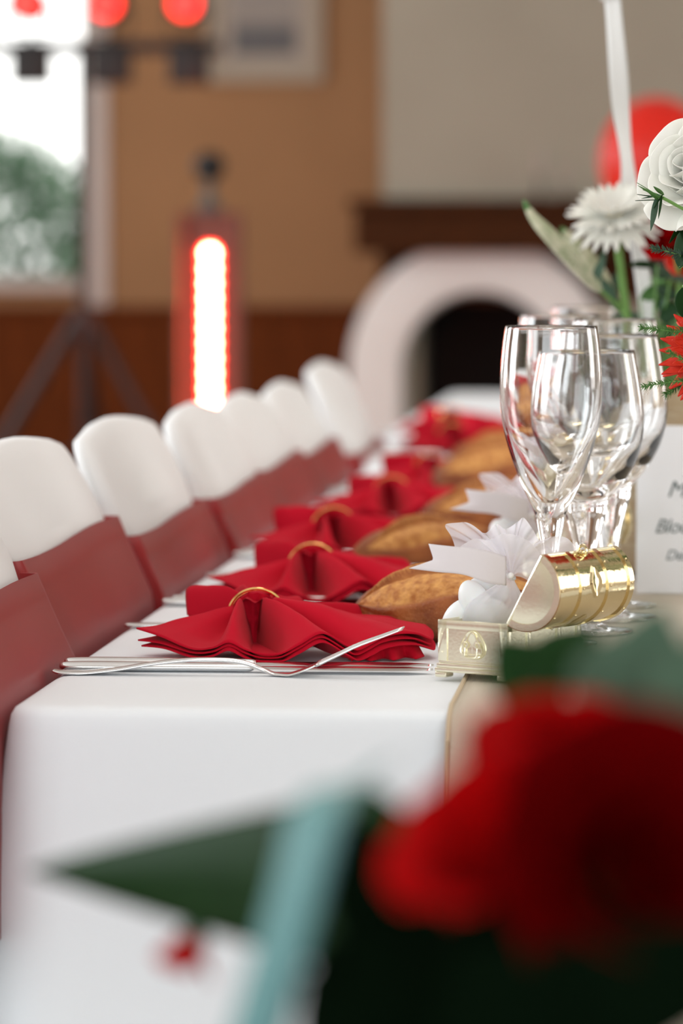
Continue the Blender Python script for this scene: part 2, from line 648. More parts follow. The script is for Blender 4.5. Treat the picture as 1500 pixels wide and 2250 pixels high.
obj('chimney_cheek', sd, M['chimney'], cb, smooth=False)
fp = thing('fireplace', 'white arched plaster fireplace with black opening under a dark wooden mantel beam', 'fireplace', (Ac.x, YC, 0))
fp_off = Vector((-Ac.x, -YC, 0))


def shift(m, d):
    m['v'] = [tuple(Vector(v) + d) for v in m['v']]
    return m


# arch ring and legs: rounded plaster band standing proud
P = []
path = [(Ac.x - 1, 0)]
pts = [(1, 0.0, 0)] + [(0, PI * k / 28, 1) for k in range(29)] + [(-1, 0.0, 0)]
for s_, a, kind in pts:
    row = []
    for (t, dy) in ((0, 0.0), (0, -0.10), (0.06, -0.13), (0.5, -0.145), (0.94, -0.13), (1, -0.10), (1, 0.0)):
        rr = RI + (RO - RI) * t
        if kind:
            row.append((Ac.x + rr * math.cos(a), YC + dy, Ac.z + rr * math.sin(a)))
        else:
            row.append((Ac.x + s_ * rr, YC + dy, 0.0))
    P.append(row)
obj('arch_surround', shift(grid(mb(), P, closev=True), fp_off), M['arch'], fp)
fb = mb()
yb = YC + 0.121
boxm(fb, Ac.x - RI - 0.03, Ac.x + RI + 0.03, YC + 0.5, YC + 0.53, 0, Ac.z + RI + 0.05)
boxm(fb, Ac.x - RI - 0.05, Ac.x + RI + 0.03, yb, YC + 0.53, Ac.z + RI + 0.02, Ac.z + RI + 0.05)
boxm(fb, Ac.x + RI + 0.0, Ac.x + RI + 0.03, yb, YC + 0.5, 0, Ac.z + RI + 0.02)
obj('firebox', shift(fb, fp_off), M['firebox_black'], fp, smooth=False)
fb = mb()
boxm(fb, Ac.x - RI - 0.03, Ac.x - RI, yb, YC + 0.5, 0, Ac.z + RI + 0.02)
obj('firebox_side', shift(fb, fp_off), M['hearth'], fp, smooth=False)
bt = at(1000, 437, YC - 0.2).z
bb = at(1000, 556, YC - 0.2).z
mx0 = at(782, 500, YC - 0.2).x
obj('mantel_beam', shift(boxm(mb(), mx0, CX1 + 0.03, YC - 0.27, YC - 0.001, bb, bt - 0.035), fp_off), M['beam'], fp, bevel=0.012)
obj('mantel_shelf', shift(boxm(mb(), mx0 - 0.02, CX1 + 0.05, YC - 0.31, YC - 0.001, bt - 0.0345, bt), fp_off), M['beam'], fp, bevel=0.006)
obj('mantel_shade_panel', shift(boxm(mb(), at(835, 500, YC).x, CX1 - 0.05, YC - 0.03, YC - 0.001, Ac.z + RI * 0.9, bb - 0.001), fp_off), M['beam'], fp, smooth=False)  # dark sheet standing for the shade under the mantel
# candlesticks on the mantel
for k, (px, hh, lb) in enumerate(((1185, 0.17, 'left grey candlestick with tall candle on the dark mantel'), (1238, 0.11, 'right shorter grey candlestick on the dark mantel'))):
    p = at(px, 437, YC - 0.15)
    t = thing('candlestick', lb, 'candlestick', (p.x, YC - 0.15, bt), group='candlesticks on the mantel')
    obj('base', lathe(mb(), [(0.0001, 0), (0.03, 0), (0.03, 0.006), (0.008, 0.012), (0.006, hh * 0.4), (0.012, hh * 0.42), (0.012, hh * 0.46), (0.0001, hh * 0.46)], 16), M['pewter'], t)
    obj('candle', lathe(mb(), [(0.0001, hh * 0.46), (0.009, hh * 0.46), (0.008, hh), (0.0001, hh)], 12), M['candle'], t)

# framed picture
f0, f1 = at(452, -120, YW), at(712, 180, YW)
pf = thing('framed_picture', 'framed grey landscape picture with cream mount hanging on the ochre wall', 'picture', ((f0.x + f1.x) / 2, YW - 0.001, f1.z))
hw = (f1.x - f0.x) / 2
hh = f0.z - f1.z
fm = mb()
for a in (boxm,):
    a(fm, -hw, hw, -0.035, 0, 0, 0.05)
    a(fm, -hw, hw, -0.035, 0, hh - 0.05, hh)
    a(fm, -hw, -hw + 0.05, -0.035, 0, 0.05, hh - 0.05)
    a(fm, hw - 0.05, hw, -0.035, 0, 0.05, hh - 0.05)
obj('frame', fm, M['picframe'], pf, smooth=False)
obj('mount', boxm(mb(), -hw + 0.05, hw - 0.05, -0.016, 0, 0.05, hh - 0.05), M['matb'], pf, smooth=False)
obj('print', boxm(mb(), -hw + 0.10, hw - 0.10, -0.019, -0.0161, 0.10, hh - 0.10), M['photo'], pf, smooth=False)

# ------------------------------------------------------------------ garden outside
tag(obj('ground', boxm(mb(), -14, 8, YW + 0.3, 40, -0.1, -0.05), M['ground'], smooth=False), kind='structure')
lm = mb()


def shrub(name, label, loc, rx, rz, nleaf, seed, glints, cat='shrub'):
    r = random.Random(seed)
    t = thing(name, label, cat, loc)
    st = mb()
    for k in range(5):
        a = r.uniform(0, 6.28)
        tube(st, [(0.03 * math.cos(a), 0.03 * math.sin(a), 0), (rx * 0.3 * math.cos(a), rx * 0.3 * math.sin(a), rz * 0.6), (rx * 0.55 * math.cos(a), rx * 0.55 * math.sin(a), rz * 1.3)], [0.02, 0.014, 0.006], 6)
    obj('stem', st, M['bark'], t)
    m = mb()
    for k in range(nleaf):
        d = Vector((r.gauss(0, 1), r.gauss(0, 1), r.gauss(0, 1))).normalized() * r.uniform(0.55, 1.0) ** 0.5
        c = Vector((d.x * rx, d.y * rx, rz * 1.08 + d.z * rz))
        u = Vector((r.gauss(0, 1), r.gauss(0, 1), r.gauss(0, 1))).normalized()
        s, q = frame_of(u)
        L = r.uniform(0.07, 0.12)
        W = L * 0.45
        add(m, [c, c + u * L * 0.5 + s * W * 0.5 + q * 0.006, c + u * L, c + u * L * 0.5 - s * W * 0.5 + q * 0.006], [(0, 1, 2, 3)])
    o = obj('foliage', m, M['hedge'], t, smooth=False, weld=False)
    tag(o, kind='stuff')
    if glints:
        m = mb()
        for k in range(glints):
            d = Vector((r.gauss(0, 1), -abs(r.gauss(0, 1)), r.gauss(0, 1))).normalized()
            c = Vector((d.x * rx, d.y * rx, rz * 1.08 + d.z * rz))
            ball(m, c, r.uniform(0.03, 0.055), n=7, k=5)  # small white ball added as a bright highlight that blurs to a disc
        tag(obj('glint', m, M['glint'], t), kind='stuff')
    return t


shrub('near_shrub', 'green shrub with added small white blossoms outside the window', (-4.15, 18.5, -0.05), 0.8, 0.60, 9000, 3, 90)
shrub('garden_shrub', 'taller dark green shrub behind the nearer shrub outside the window', (-4.0, 20.6, -0.05), 1.0, 0.86, 9000, 4, 0)
shrub('garden_shrub', 'pale leafy shrub farthest left outside the window', (-6.6, 21.8, -0.05), 0.9, 0.74, 6000, 5, 20)

# ------------------------------------------------------------------ light stand with red lamps
YS = 11.0
bx = at(182, 130, YS)
ls = thing('light_stand', 'black tripod light stand with a crossbar in front of the window edge', 'stand', (bx.x, YS, 0))
bz = at(300, 104, YS).z
hubz = at(175, 700, YS).z
pole = mb()
tube(pole, [(0, 0, 0.42), (0, 0, bz - 0.02)], 0.016, 12)
obj('pole', pole, M['black'], ls)
obj('hub', lathe(mb(), [(0.001, -0.06), (0.028, -0.06), (0.028, 0.02), (0.001, 0.02)], 14, cz=hubz), M['black'], ls)
obj('collar', lathe(mb(), [(0.001, -0.02), (0.022, -0.02), (0.022, 0.02), (0.001, 0.02)], 14, cz=0.44), M['black'], ls)
for a in (200, 340, 90):
    a = math.radians(a)
    m = mb()
    tube(m, [(0.02 * math.cos(a), 0.02 * math.sin(a), hubz), (0.52 * math.cos(a), 0.52 * math.sin(a), 0.012)], 0.017, 8)
    obj('leg', m, M['black'], ls)
    m = mb()
    tube(m, [(0.02 * math.cos(a), 0.02 * math.sin(a), 0.44), (0.27 * math.cos(a), 0.27 * math.sin(a), 0.415)], 0.006, 6)
    obj('brace', m, M['black'], ls)
obj('crossbar', boxm(mb(), -0.42, 0.40, -0.02, 0.02, bz - 0.02, bz + 0.02), M['black'], ls, bevel=0.004)
sm_body = mesh_of('can', lathe(mb(), [(0.0001, 0), (0.045, 0), (0.052, 0.02), (0.052, 0.13), (0.046, 0.13), (0.046, 0.115), (0.0001, 0.115)], 24), M['black'])
sm_lens = mesh_of('lens', lathe(mb(), [(0.0001, 0.116), (0.041, 0.116), (0.041, 0.122), (0.0001, 0.126)], 20), M['spot'])
sm_yoke = mesh_of('yoke', torus(mb(), 0.062, 0.005, (0, 0, 0.06), (0, 0, 1), 20, 6, PI * 1.0, PI * 2.0), M['black'])
for i, (px, lb) in enumerate(((68, 'red lit spotlight over the bright window, leftmost of the crossbar'), (243, 'red lit spotlight right beside the window edge on the crossbar'), (415, 'red lit spotlight beside the framed picture, rightmost of the crossbar'))):
    p = at(px, 12, YS)
    t = thing('spotlight', lb, 'spotlight', (p.x, YS + 0.02, p.z), group='red spotlights on the stand')
    b = put('can', sm_body, t)
    b.rotation_euler = (PI / 2, 0, 0)
    b = put('lens', sm_lens, t)
    b.rotation_euler = (PI / 2, 0, 0)
    m = mb()
    tube(m, [(-0.06, -0.06, 0), (-0.06, -0.05, -0.06), (-0.05, -0.02, -0.085), (0.05, -0.02, -0.085), (0.06, -0.05, -0.06), (0.06, -0.06, 0)], 0.005, 6)
    obj('yoke', m, M['black'], t)
    dz = p.z - (bz + 0.02)
    m = boxm(mb(), -0.055, 0.055, -0.06, 0.03, -dz - 0.125, -dz - 0.015)
    boxm(m, -0.012, 0.012, -0.03, 0.0, -dz - 0.035, -0.086 if -dz - 0.04 < -0.09 else -dz)
    obj('clamp', m, M['black'], t, bevel=0.003)
pl = bpy.data.lights.new('spot_glow', 'AREA')
pl.shape = 'DISK'
pl.size = 0.07
pl.energy = 2
pl.color = (1, 0.05, 0.03)

# ------------------------------------------------------------------ LED tower
YT = 10.0
tp = at(457, 468, YT)
tw = thing('led_tower', 'tall red-lit lighting column with a vertical strip of glowing lamps', 'lamp', (tp.x, YT, 0))
hwid = 0.082
m = mb()
boxm(m, -hwid, hwid, 0.045, 0.085, 0.03, tp.z)
boxm(m, -hwid, -hwid + 0.012, -0.01, 0.045, 0.03, tp.z)
boxm(m, hwid - 0.012, hwid, -0.01, 0.045, 0.03, tp.z)
obj('housing', m, M['smoke'], tw, smooth=False)
obj('base', boxm(mb(), -0.16, 0.16, -0.10, 0.16, 0.0, 0.03), M['black'], tw, bevel=0.004)
rim = mesh_of('lamp_halo', lathe(mb(), [(0.0165, 0.0), (0.025, 0.0), (0.025, 0.01), (0.0165, 0.006)], 18), M['ledhalo'])
len_ = mesh_of('lamp', ball(mb(), (0, 0, 0.004), 0.0148, 0.0148, 0.009, 14, 8), M['lens'])
z = at(457, 558, YT).z
zs = []
while z > 0.12:
    zs.append(z)
    o = put('lamp_halo', rim, tw)
    o.location = (0, 0.044, z)
    o.rotation_euler = (PI / 2, 0, 0)
    q = put('lamp', len_, tw)
    q.location = (0, 0.040, z)
    q.rotation_euler = (PI / 2, 0, 0)
    z -= 0.0515 * 0.76
l = area('tower_glow', (tp.x, YT - 0.03, 0.65), (PI / 2, 0, PI), 0.06, 0.9, 3, (1, 0.10, 0.05))
l = area('tower_back_glow', (tp.x, YT + 0.12, 0.75), (PI / 2 - 0.25, 0, 0), 0.14, 0.8, 16, (1, 0.16, 0.06))
mh = thing('moving_head_lamp', 'small dark round lamp head standing on top of the red column', 'lamp', (tp.x, YT + 0.03, tp.z))
obj('base', boxm(mb(), -0.034, 0.034, -0.03, 0.03, 0.0, 0.022), M['pewter'], mh, bevel=0.004)
obj('neck', lathe(mb(), [(0.0001, 0.022), (0.022, 0.022), (0.014, 0.05), (0.014, 0.085), (0.0001, 0.085)], 14), M['pewter'], mh)
obj('head', ball(mb(), (0, 0, 0.122), 0.042, 0.042, 0.040, 18, 10), M['black'], mh)

# ------------------------------------------------------------------ red balloon far behind
bp = at(1440, 352, 9.3)


def balloon_mesh(R):
    prof = []
    for k in range(25):
        a = PI * k / 24
        r = R * math.sin(a)
        zz = -R * 1.12 * math.cos(a)
        if zz < 0:
            r *= 1 - 0.12 * (zz / R) ** 2
            zz *= 1.1
        prof.append((max(r, 0.0001), zz))
    return lathe(mb(), prof, 32)


bl = thing('balloon', 'blurred red balloon floating behind the white gerbera', 'balloon', tuple(bp))
obj('skin', balloon_mesh(0.135), M['balloon'], bl)
obj('knot', lathe(mb(), [(0.0001, -0.158), (0.012, -0.182), (0.004, -0.167), (0.008, -0.155)], 12), M['balloon'], bl)
m = mb()
tube(m, [(0.0, 0, -0.165), (0.01, 0, -0.4), (-0.01, 0.01, -0.7), (0, 0, -bp.z + 0.06)], 0.0015, 6)
obj('string', m, M['ribbon'], bl)
bwt = thing('balloon_weight', 'small wrapped weight holding the far red balloon on the floor', 'weight', (bp.x, bp.y, 0))
obj('bag', ball(mb(), (0, 0, 0.034), 0.05, 0.05, 0.034, 16, 10), M['ringgold'], bwt)

# ------------------------------------------------------------------ tables
TXL, TXR = -0.384, 0.40


def cloth_table(x0, x1, y0, y1, label, clabel, seed):
    t = thing('banquet_table', label, 'table', ((x0 + x1) / 2, (y0 + y1) / 2, 0), group='banquet tables in the row')
    hx, hy = (x1 - x0) / 2 - 0.015, (y1 - y0) / 2 - 0.015
    obj('tabletop', boxm(mb(), -hx, hx, -hy, hy, TZ - 0.032, TZ - 0.004), M['beam'], t, bevel=0.004)
    for sx in (-1, 1):
        for sy in (-1, 1):
            m = mb()
            tube(m, [(sx * 0.07, sy * (hy - 0.12), TZ - 0.033), (sx * 0.07, sy * (hy - 0.10), 0.0)], 0.014, 10)
            obj('leg', m, M['legs'], t)
    # cloth: rounded rectangle outline, top, rounded edge, folded drop
    r = random.Random(seed)
    cx, cy = (x0 + x1) / 2, (y0 + y1) / 2
    HX, HY = (x1 - x0) / 2, (y1 - y0) / 2
    rc = 0.022
    out = []

    def edge(a, b, n):
        for i in range(n):
            f = i / n
            out.append((a[0] + (b[0] - a[0]) * f, a[1] + (b[1] - a[1]) * f))
    cs_ = [(HX - rc, -HY + rc, -PI / 2), (HX - rc, HY - rc, 0), (-HX + rc, HY - rc, PI / 2), (-HX + rc, -HY + rc, PI)]
    pts = []
    nrm = []
    for i, (a, b, ang) in enumerate(cs_):
        for k in range(10):
            an = ang + PI / 2 * k / 9
            pts.append((a + rc * math.cos(an), b + rc * math.sin(an)))
            nrm.append((math.cos(an), math.sin(an), 1.0))
        a2, b2, ang2 = cs_[(i + 1) % 4]
        p0 = pts[-1]
        p1 = (a2 + rc * math.cos(ang2), b2 + rc * math.sin(ang2))
        Ls = math.hypot(p1[0] - p0[0], p1[1] - p0[1])
        n = max(6, int(Ls / 0.012))
        for k in range(1, n):
            f = k / n
            pts.append((p0[0] + (p1[0] - p0[0]) * f, p0[1] + (p1[1] - p0[1]) * f))
            dc = min(f, 1 - f) * Ls
            nrm.append((math.cos(ang2), math.sin(ang2), math.exp(-dc / 0.10)))
    # drop rows
    rows = [(-0.016, 0.0), (-0.011, 0.0), (-0.006, -0.0005), (-0.0015, -0.0025), (0.0005, -0.006), (0.0012, -0.012), (0.002, -0.03), (0.003, -0.06), (0.0035, -0.09), (0.004, -0.12), (0.0045, -0.15), (0.005, -0.18), (0.006, -0.21), (0.007, -0.235), (0.008, -0.255)]
    ph = [r.uniform(0, 6.28) for _ in range(4)]
    P = []
    s = 0
    prev = pts[-1]
    for i, (p, q) in enumerate(zip(pts, nrm)):
        s += math.hypot(p[0] - prev[0], p[1] - prev[1])
        prev = p
        row = []
        wv = math.sin(s * 21 + ph[0] + 1.5 * math.sin(s * 6 + ph[1])) * 0.6 + math.sin(s * 47 + ph[2] + 1.2 * math.sin(s * 13)) * 0.3
        for (o_, dz) in rows:
            d = abs(dz)
            amp = (0.010 if q[1] < -0.5 else 0.003) * min(1, max(0, d - 0.02) / 0.2)
            cornerpull = q[2] * (0.026 if q[1] < -0.2 else 0.0) * min(1, d / 0.22)
            off = o_ + amp * wv + cornerpull + noise.noise(Vector((p[0] * 9, p[1] * 9, dz * 6))) * 0.004 * min(1, d / 0.1)
            row.append((cx + p[0] + q[0] * off, cy + p[1] + q[1] * off, TZ + dz))
        P.append(row)
    m = mb()
    grid(m, P, closeu=True)
    # top fill
    b = len(m['v'])
    m['v'] += [row[0] for row in P]
    m['f'].append(tuple(range(b, b + len(P))))
    c = obj('tablecloth', m, M['cloth'], None, sharp=0)
    tag(c, clabel, 'tablecloth', 'white tablecloths in the row')
    solid(c, 0.0012, -1)
    c.location = (0, 0, 0.0)
    return t


cloth_table(TXL, TXR, 2.16, 4.72, 'nearest banquet table, hidden under the white cloth', 'white tablecloth of the nearest table with its folded front drop', 1)
cloth_table(TXL - 0.05, TXR - 0.05, 4.76, 7.2, 'second banquet table farther back toward the fireplace', 'white tablecloth of the far table, blurred behind the place settings', 2)

# runner down the middle, hanging over the front edge
RX = 0.130
P = []
prof = [(7.0, 0.0012), (6.4, 0.0012), (5.8, 0.0012), (4.6, 0.0012), (3.5, 0.0012), (2.9, 0.0012), (2.5, 0.0012), (2.3, 0.0012), (2.2, 0.0012), (2.175, 0.0015), (2.158, -0.001), (2.150, -0.006), (2.144, -0.015), (2.135, -0.05), (2.128, -0.10), (2.118, -0.18), (2.11, -0.26), (2.10, -0.34)]
rn = thing('table_runner', 'sheer beige table runner along the table middle hanging over its front', 'runner', (0, 0, TZ))
for y, z in prof:
    row = []
    for k in range(21):
        u = k / 20 * 2 - 1
        d = max(0, -z)
        row.append((u * RX + (0.0 if d == 0 else -0.02 * d), y - 0.012 * min(1, d / 0.1) * (0.5 + 0.5 * math.sin(u * 9)), z))
    P.append(row)
o = obj('fabric', grid(mb(), P), M['runner'], rn, sharp=0)
for s in (0, 20):
    m = mb()
    tube(m, [Vector(row[s]) + Vector((0, -0.001 if row[s][2] < 0 else 0, 0.0006 if row[s][2] > 0 else 0)) for row in P], (0.0024, 0.0007), 6) if False else tube(m, [Vector(row[s]) + Vector((0, -0.0012 if row[s][2] < 0 else 0, 0.0008 if row[s][2] > 0 else 0)) for row in P], 0.0014, 6)
    obj('hem', m, M['hem'], rn)
RZ = TZ + 0.0024     # top of the runner

# ------------------------------------------------------------------ chairs
REC = math.tan(math.radians(24))


def chair(y0, y1, xs, sash_h, top_h, label):
    """back plane reclines away from the table; xs = x of the back at the height of the sash top"""
    W = y1 - y0
    xs -= 0.0185
    t = thing('covered_chair', label, 'chair', (xs, (y0 + y1) / 2, 0), group='white covered chairs with red sashes')
    th = 0.02
    zs = TZ + sash_h

    def X(z):
        zt = TZ - 0.004
        if z > zt:
            return -(z - zs) * REC
        return -(zt - zs) * REC + (zt - z) * 0.02

    def outline(extra, zlo, zhi, rc, crown):
        h = W / 2 + extra
        pts = []
        pts.append((-h, zlo))
        n = 8
        for k in range(n + 1):
            a = PI - PI / 2 * k / n
            pts.append((-h + rc + rc * math.cos(a), zhi - rc + rc * math.sin(a)))
        for k in range(1, 8):
            f = k / 8
            pts.append((-h + rc + (2 * h - 2 * rc) * f, zhi + crown * math.sin(PI * f)))
        for k in range(n + 1):
            a = PI / 2 - PI / 2 * k / n
            pts.append((h - rc + rc * math.cos(a), zhi - rc + rc * math.sin(a)))
        pts.append((h, zlo))
        return pts
    # back cover: pillow-edged slab
    O = outline(0, 0.47, TZ + top_h, 0.045, 0.008)
    cyy = 0.0
    czz = (0.47 + TZ + top_h) / 2
    P = []
    for (y, z) in O:
        row = []
        for (ins, dx) in ((0.06, -th * 0.5 - 0.003), (0.012, -th * 0.5), (0.003, -th * 0.36), (0.0, 0.0), (0.003, th * 0.36), (0.012, th * 0.5), (0.06, th * 0.5 + 0.003)):
            yy = y - math.copysign(min(ins, abs(y)), y) * (1 if abs(y) > W / 2 - 0.05 else abs(y) / (W / 2))
            zz = z - ins if z > 0.6 else z
            wr = noise.noise(Vector((y * 7 + y0 * 5, zz * 9, 1.3))) * 0.004
            row.append((X(zz) + dx + wr, yy, zz))
        P.append(row)
    m = mb()
    grid(m, P)
    b = len(m['v'])
    m['v'] += [row[-1] for row in P] + [row[0] for row in P]
    n = len(P)
    # front/back fill as strips pairing near/far points
    for s_ in (0, 1):
        base = b + s_ * n
        for k in range(n // 2 - 1):
            m['f'].append((base + k, base + k + 1, base + n - 2 - k, base + n - 1 - k))
        k = n // 2 - 1
        m['f'].append((base + k, base + k + 1, base + n - 1 - k)) if n % 2 else m['f'].append((base + k, base + k + 1, base + n - 1 - k))
    obj('back_cover', m, M['cover'], t, sharp=0)
    # sash: band round the back
    P = []
    zl = TZ - 0.13
    hs = W / 2 + 0.004
    g = th / 2 + 0.0075
    loop = []
    for k in range(7):
        a = PI / 2 * k / 6
        loop.append((g - 0.004 + 0.004 * math.sin(a) - 0.0, -hs + 0.004 - 0.004 * math.cos(a) - 0.0))
    loop = [(g, -hs + 0.010), (g, -hs + 0.004), (g - 0.003, -hs), (0, -hs - 0.001), (-g + 0.003, -hs), (-g, -hs + 0.004), (-g, -hs * 0.3), (-g, hs * 0.3), (-g, hs - 0.004), (-g + 0.003, hs), (0, hs + 0.001), (g - 0.003, hs), (g, hs - 0.004)]
    nf = 14
    loop += [(g, hs - 0.01 + (-2 * hs + 0.02) * k / nf) for k in range(nf)]
    for k in range(11):
        z = zs - (zs - zl) * k / 10
        row = []
        for (dx, y) in loop:
            wr = noise.noise(Vector((y * 10 + y0 * 3, z * 20, 4.0 if dx > 0 else 9))) * 0.0016
            row.append((X(z) + dx + wr, y, z + 0.002 * math.sin(y * 14)))
        P.append(row)
    s_ = obj('sash', grid(mb(), P, closev=True), M['sash'], t, sharp=0)
    solid(s_, 0.0016, 1)
    # seat with skirt to the floor
    m = mb()
    xb = X(0.47) - 0.0
    # trapezoid: seat runs under the table
    boxm(m, xb + 0.015, xb + 0.29, -W / 2 + 0.01, W / 2 - 0.01, 0.0, 0.47)
    obj('seat_cover', m, M['cover'], t, bevel=0.02, bseg=3)
    m = mb()
    P = []
    for z in (0.0, 0.15, 0.3, 0.46):
        P.append([(xb - 0.024 + 0.004 * math.sin(k * 2.1) * (1 - z * 2) - (0.46 - z) * 0.12, -W / 2 + 0.01 + (W - 0.02) * k / 16, z + (0.012 if z > 0.4 else 0)) for k in range(17)])
    q = obj('back_skirt', grid(mb(), P), M['cover'], t, sharp=0)
    solid(q, 0.002, 0)
    return t


ch_list = [
    (2.03, 2.445, -0.414, 0.052, 0.121, 'nearest white covered chair, cut off by the left edge, red sash'),
    (2.455, 2.875, -0.426, 0.060, 0.121, 'second white covered chair from the left edge beside the first napkin'),
    (2.89, 3.31, -0.412, 0.045, 0.118, 'third white covered chair, widest white top, beside the second napkin'),
    (3.33, 3.73, -0.405, 0.046, 0.113, 'fourth white covered chair, in front of the glowing red column'),
    (3.76, 4.13, -0.410, 0.046, 0.108, 'fifth white covered chair, half hidden behind the fourth'),
    (4.17, 4.56, -0.410, 0.040, 0.106, 'sixth white covered chair, between the fifth and the farthest one'),
    (4.74, 5.14, -0.400, 0.012, 0.113, 'farthest white covered chair, tall white top in front of fireplace arch'),
]
for a in ch_list:
    chair(*a)

# ------------------------------------------------------------------ napkins with gold rings
from bisect import bisect


def crom(pts, n):
    """resample a polyline of tuples by Catmull-Rom to n points"""
    A = np.array(pts, float)
    k = len(A)
    out = []
    for i in range(n):
        f = i / (n - 1) * (k - 1)
        a = min(int(f), k - 2)
        t = f - a
        p0, p1, p2, p3 = A[max(a - 1, 0)], A[a], A[a + 1], A[min(a + 2, k - 1)]
        out.append(0.5 * ((2 * p1) + (-p0 + p2) * t + (2 * p0 - 5 * p1 + 4 * p2 - p3) * t * t + (-p0 + 3 * p1 - 3 * p2 + p3) * t ** 3))
    return np.array(out)


E = [(-.073, -.048, .018), (-.055, -.066, .0150), (-.033, -.084, .0090), (-.0185, -.094, .0104), (-.007, -.098, .0146), (.004, -.098, .0100), (.016, -.099, .0074),
     (.027, -.099, .0084), (.0376, -.097, .0135), (.052, -.094, .0205), (.067, -.090, .0128), (.074, -.087, .0095), (.082, -.085, .0131),
     (.089, -.081, .0168), (.100, -.076, .0190), (.111, -.068, .0180), (.119, -.055, .0135), (.118, -.038, .0165), (.112, -.020, .019)]
# pinch heights / offsets for the same list: (x, y, h)
Pn = [(-.0145, .000, .0290), (-.0140, -.006, .026), (-.0125, -.008, .020), (-.0110, -.009, .0225), (-.0085, -.011, .0325), (-.0055, -.006, .020), (-.0025, .006, .008),
      (.0000, .002, .013), (.0025, -.006, .027), (.0050, -.009, .0345), (.0070, -.006, .030), (.0085, -.004, .027), (.0100, -.006, .031),
      (.0115, -.006, .034), (.0130, -.004, .0345), (.0142, .000, .0335), (.0150, .003, .0325), (.0150, .006, .0325), (.0150, .008, .033)]
# sag of the sheet halfway along each ray
Sg = [0.0, -.002, -.005, -.003, .009, -.002, -.016, -.012, .000, .004, -.001, -.003, .000, .002, .003, .003, .002, .001, .001]


def fan(E, Pn, Sg, dz=0, grow=0.0, seed=0, nu=150, nv=26, zmin=0.0012):
    e = crom(E, nu)
    p = crom(Pn, nu)
    s = crom([(a,) for a in Sg], nu)
    rows = []
    for i in range(nu):
        row = []
        for j in range(nv):
            v = j / (nv - 1)
            q = p[i] * (1 - v) + e[i] * v
            vv = v ** 0.85
            x = p[i][0] * (1 - v) + (e[i][0] * (1 + grow)) * v
            y = p[i][1] * (1 - v) + (e[i][1] * (1 + grow)) * v
            h = p[i][2] * (1 - vv) + e[i][2] * vv + s[i][0] * math.sin(PI * v ** 0.8)
            h += noise.noise(Vector((x * 55, y * 55, seed))) * 0.0012 * math.sin(PI * v) + noise.noise(Vector((x * 22, y * 22, seed + 5))) * 0.0030 * math.sin(PI * v)
            h += dz
            row.append((x, y, max(zmin, h)))
        rows.append(row)
    return rows


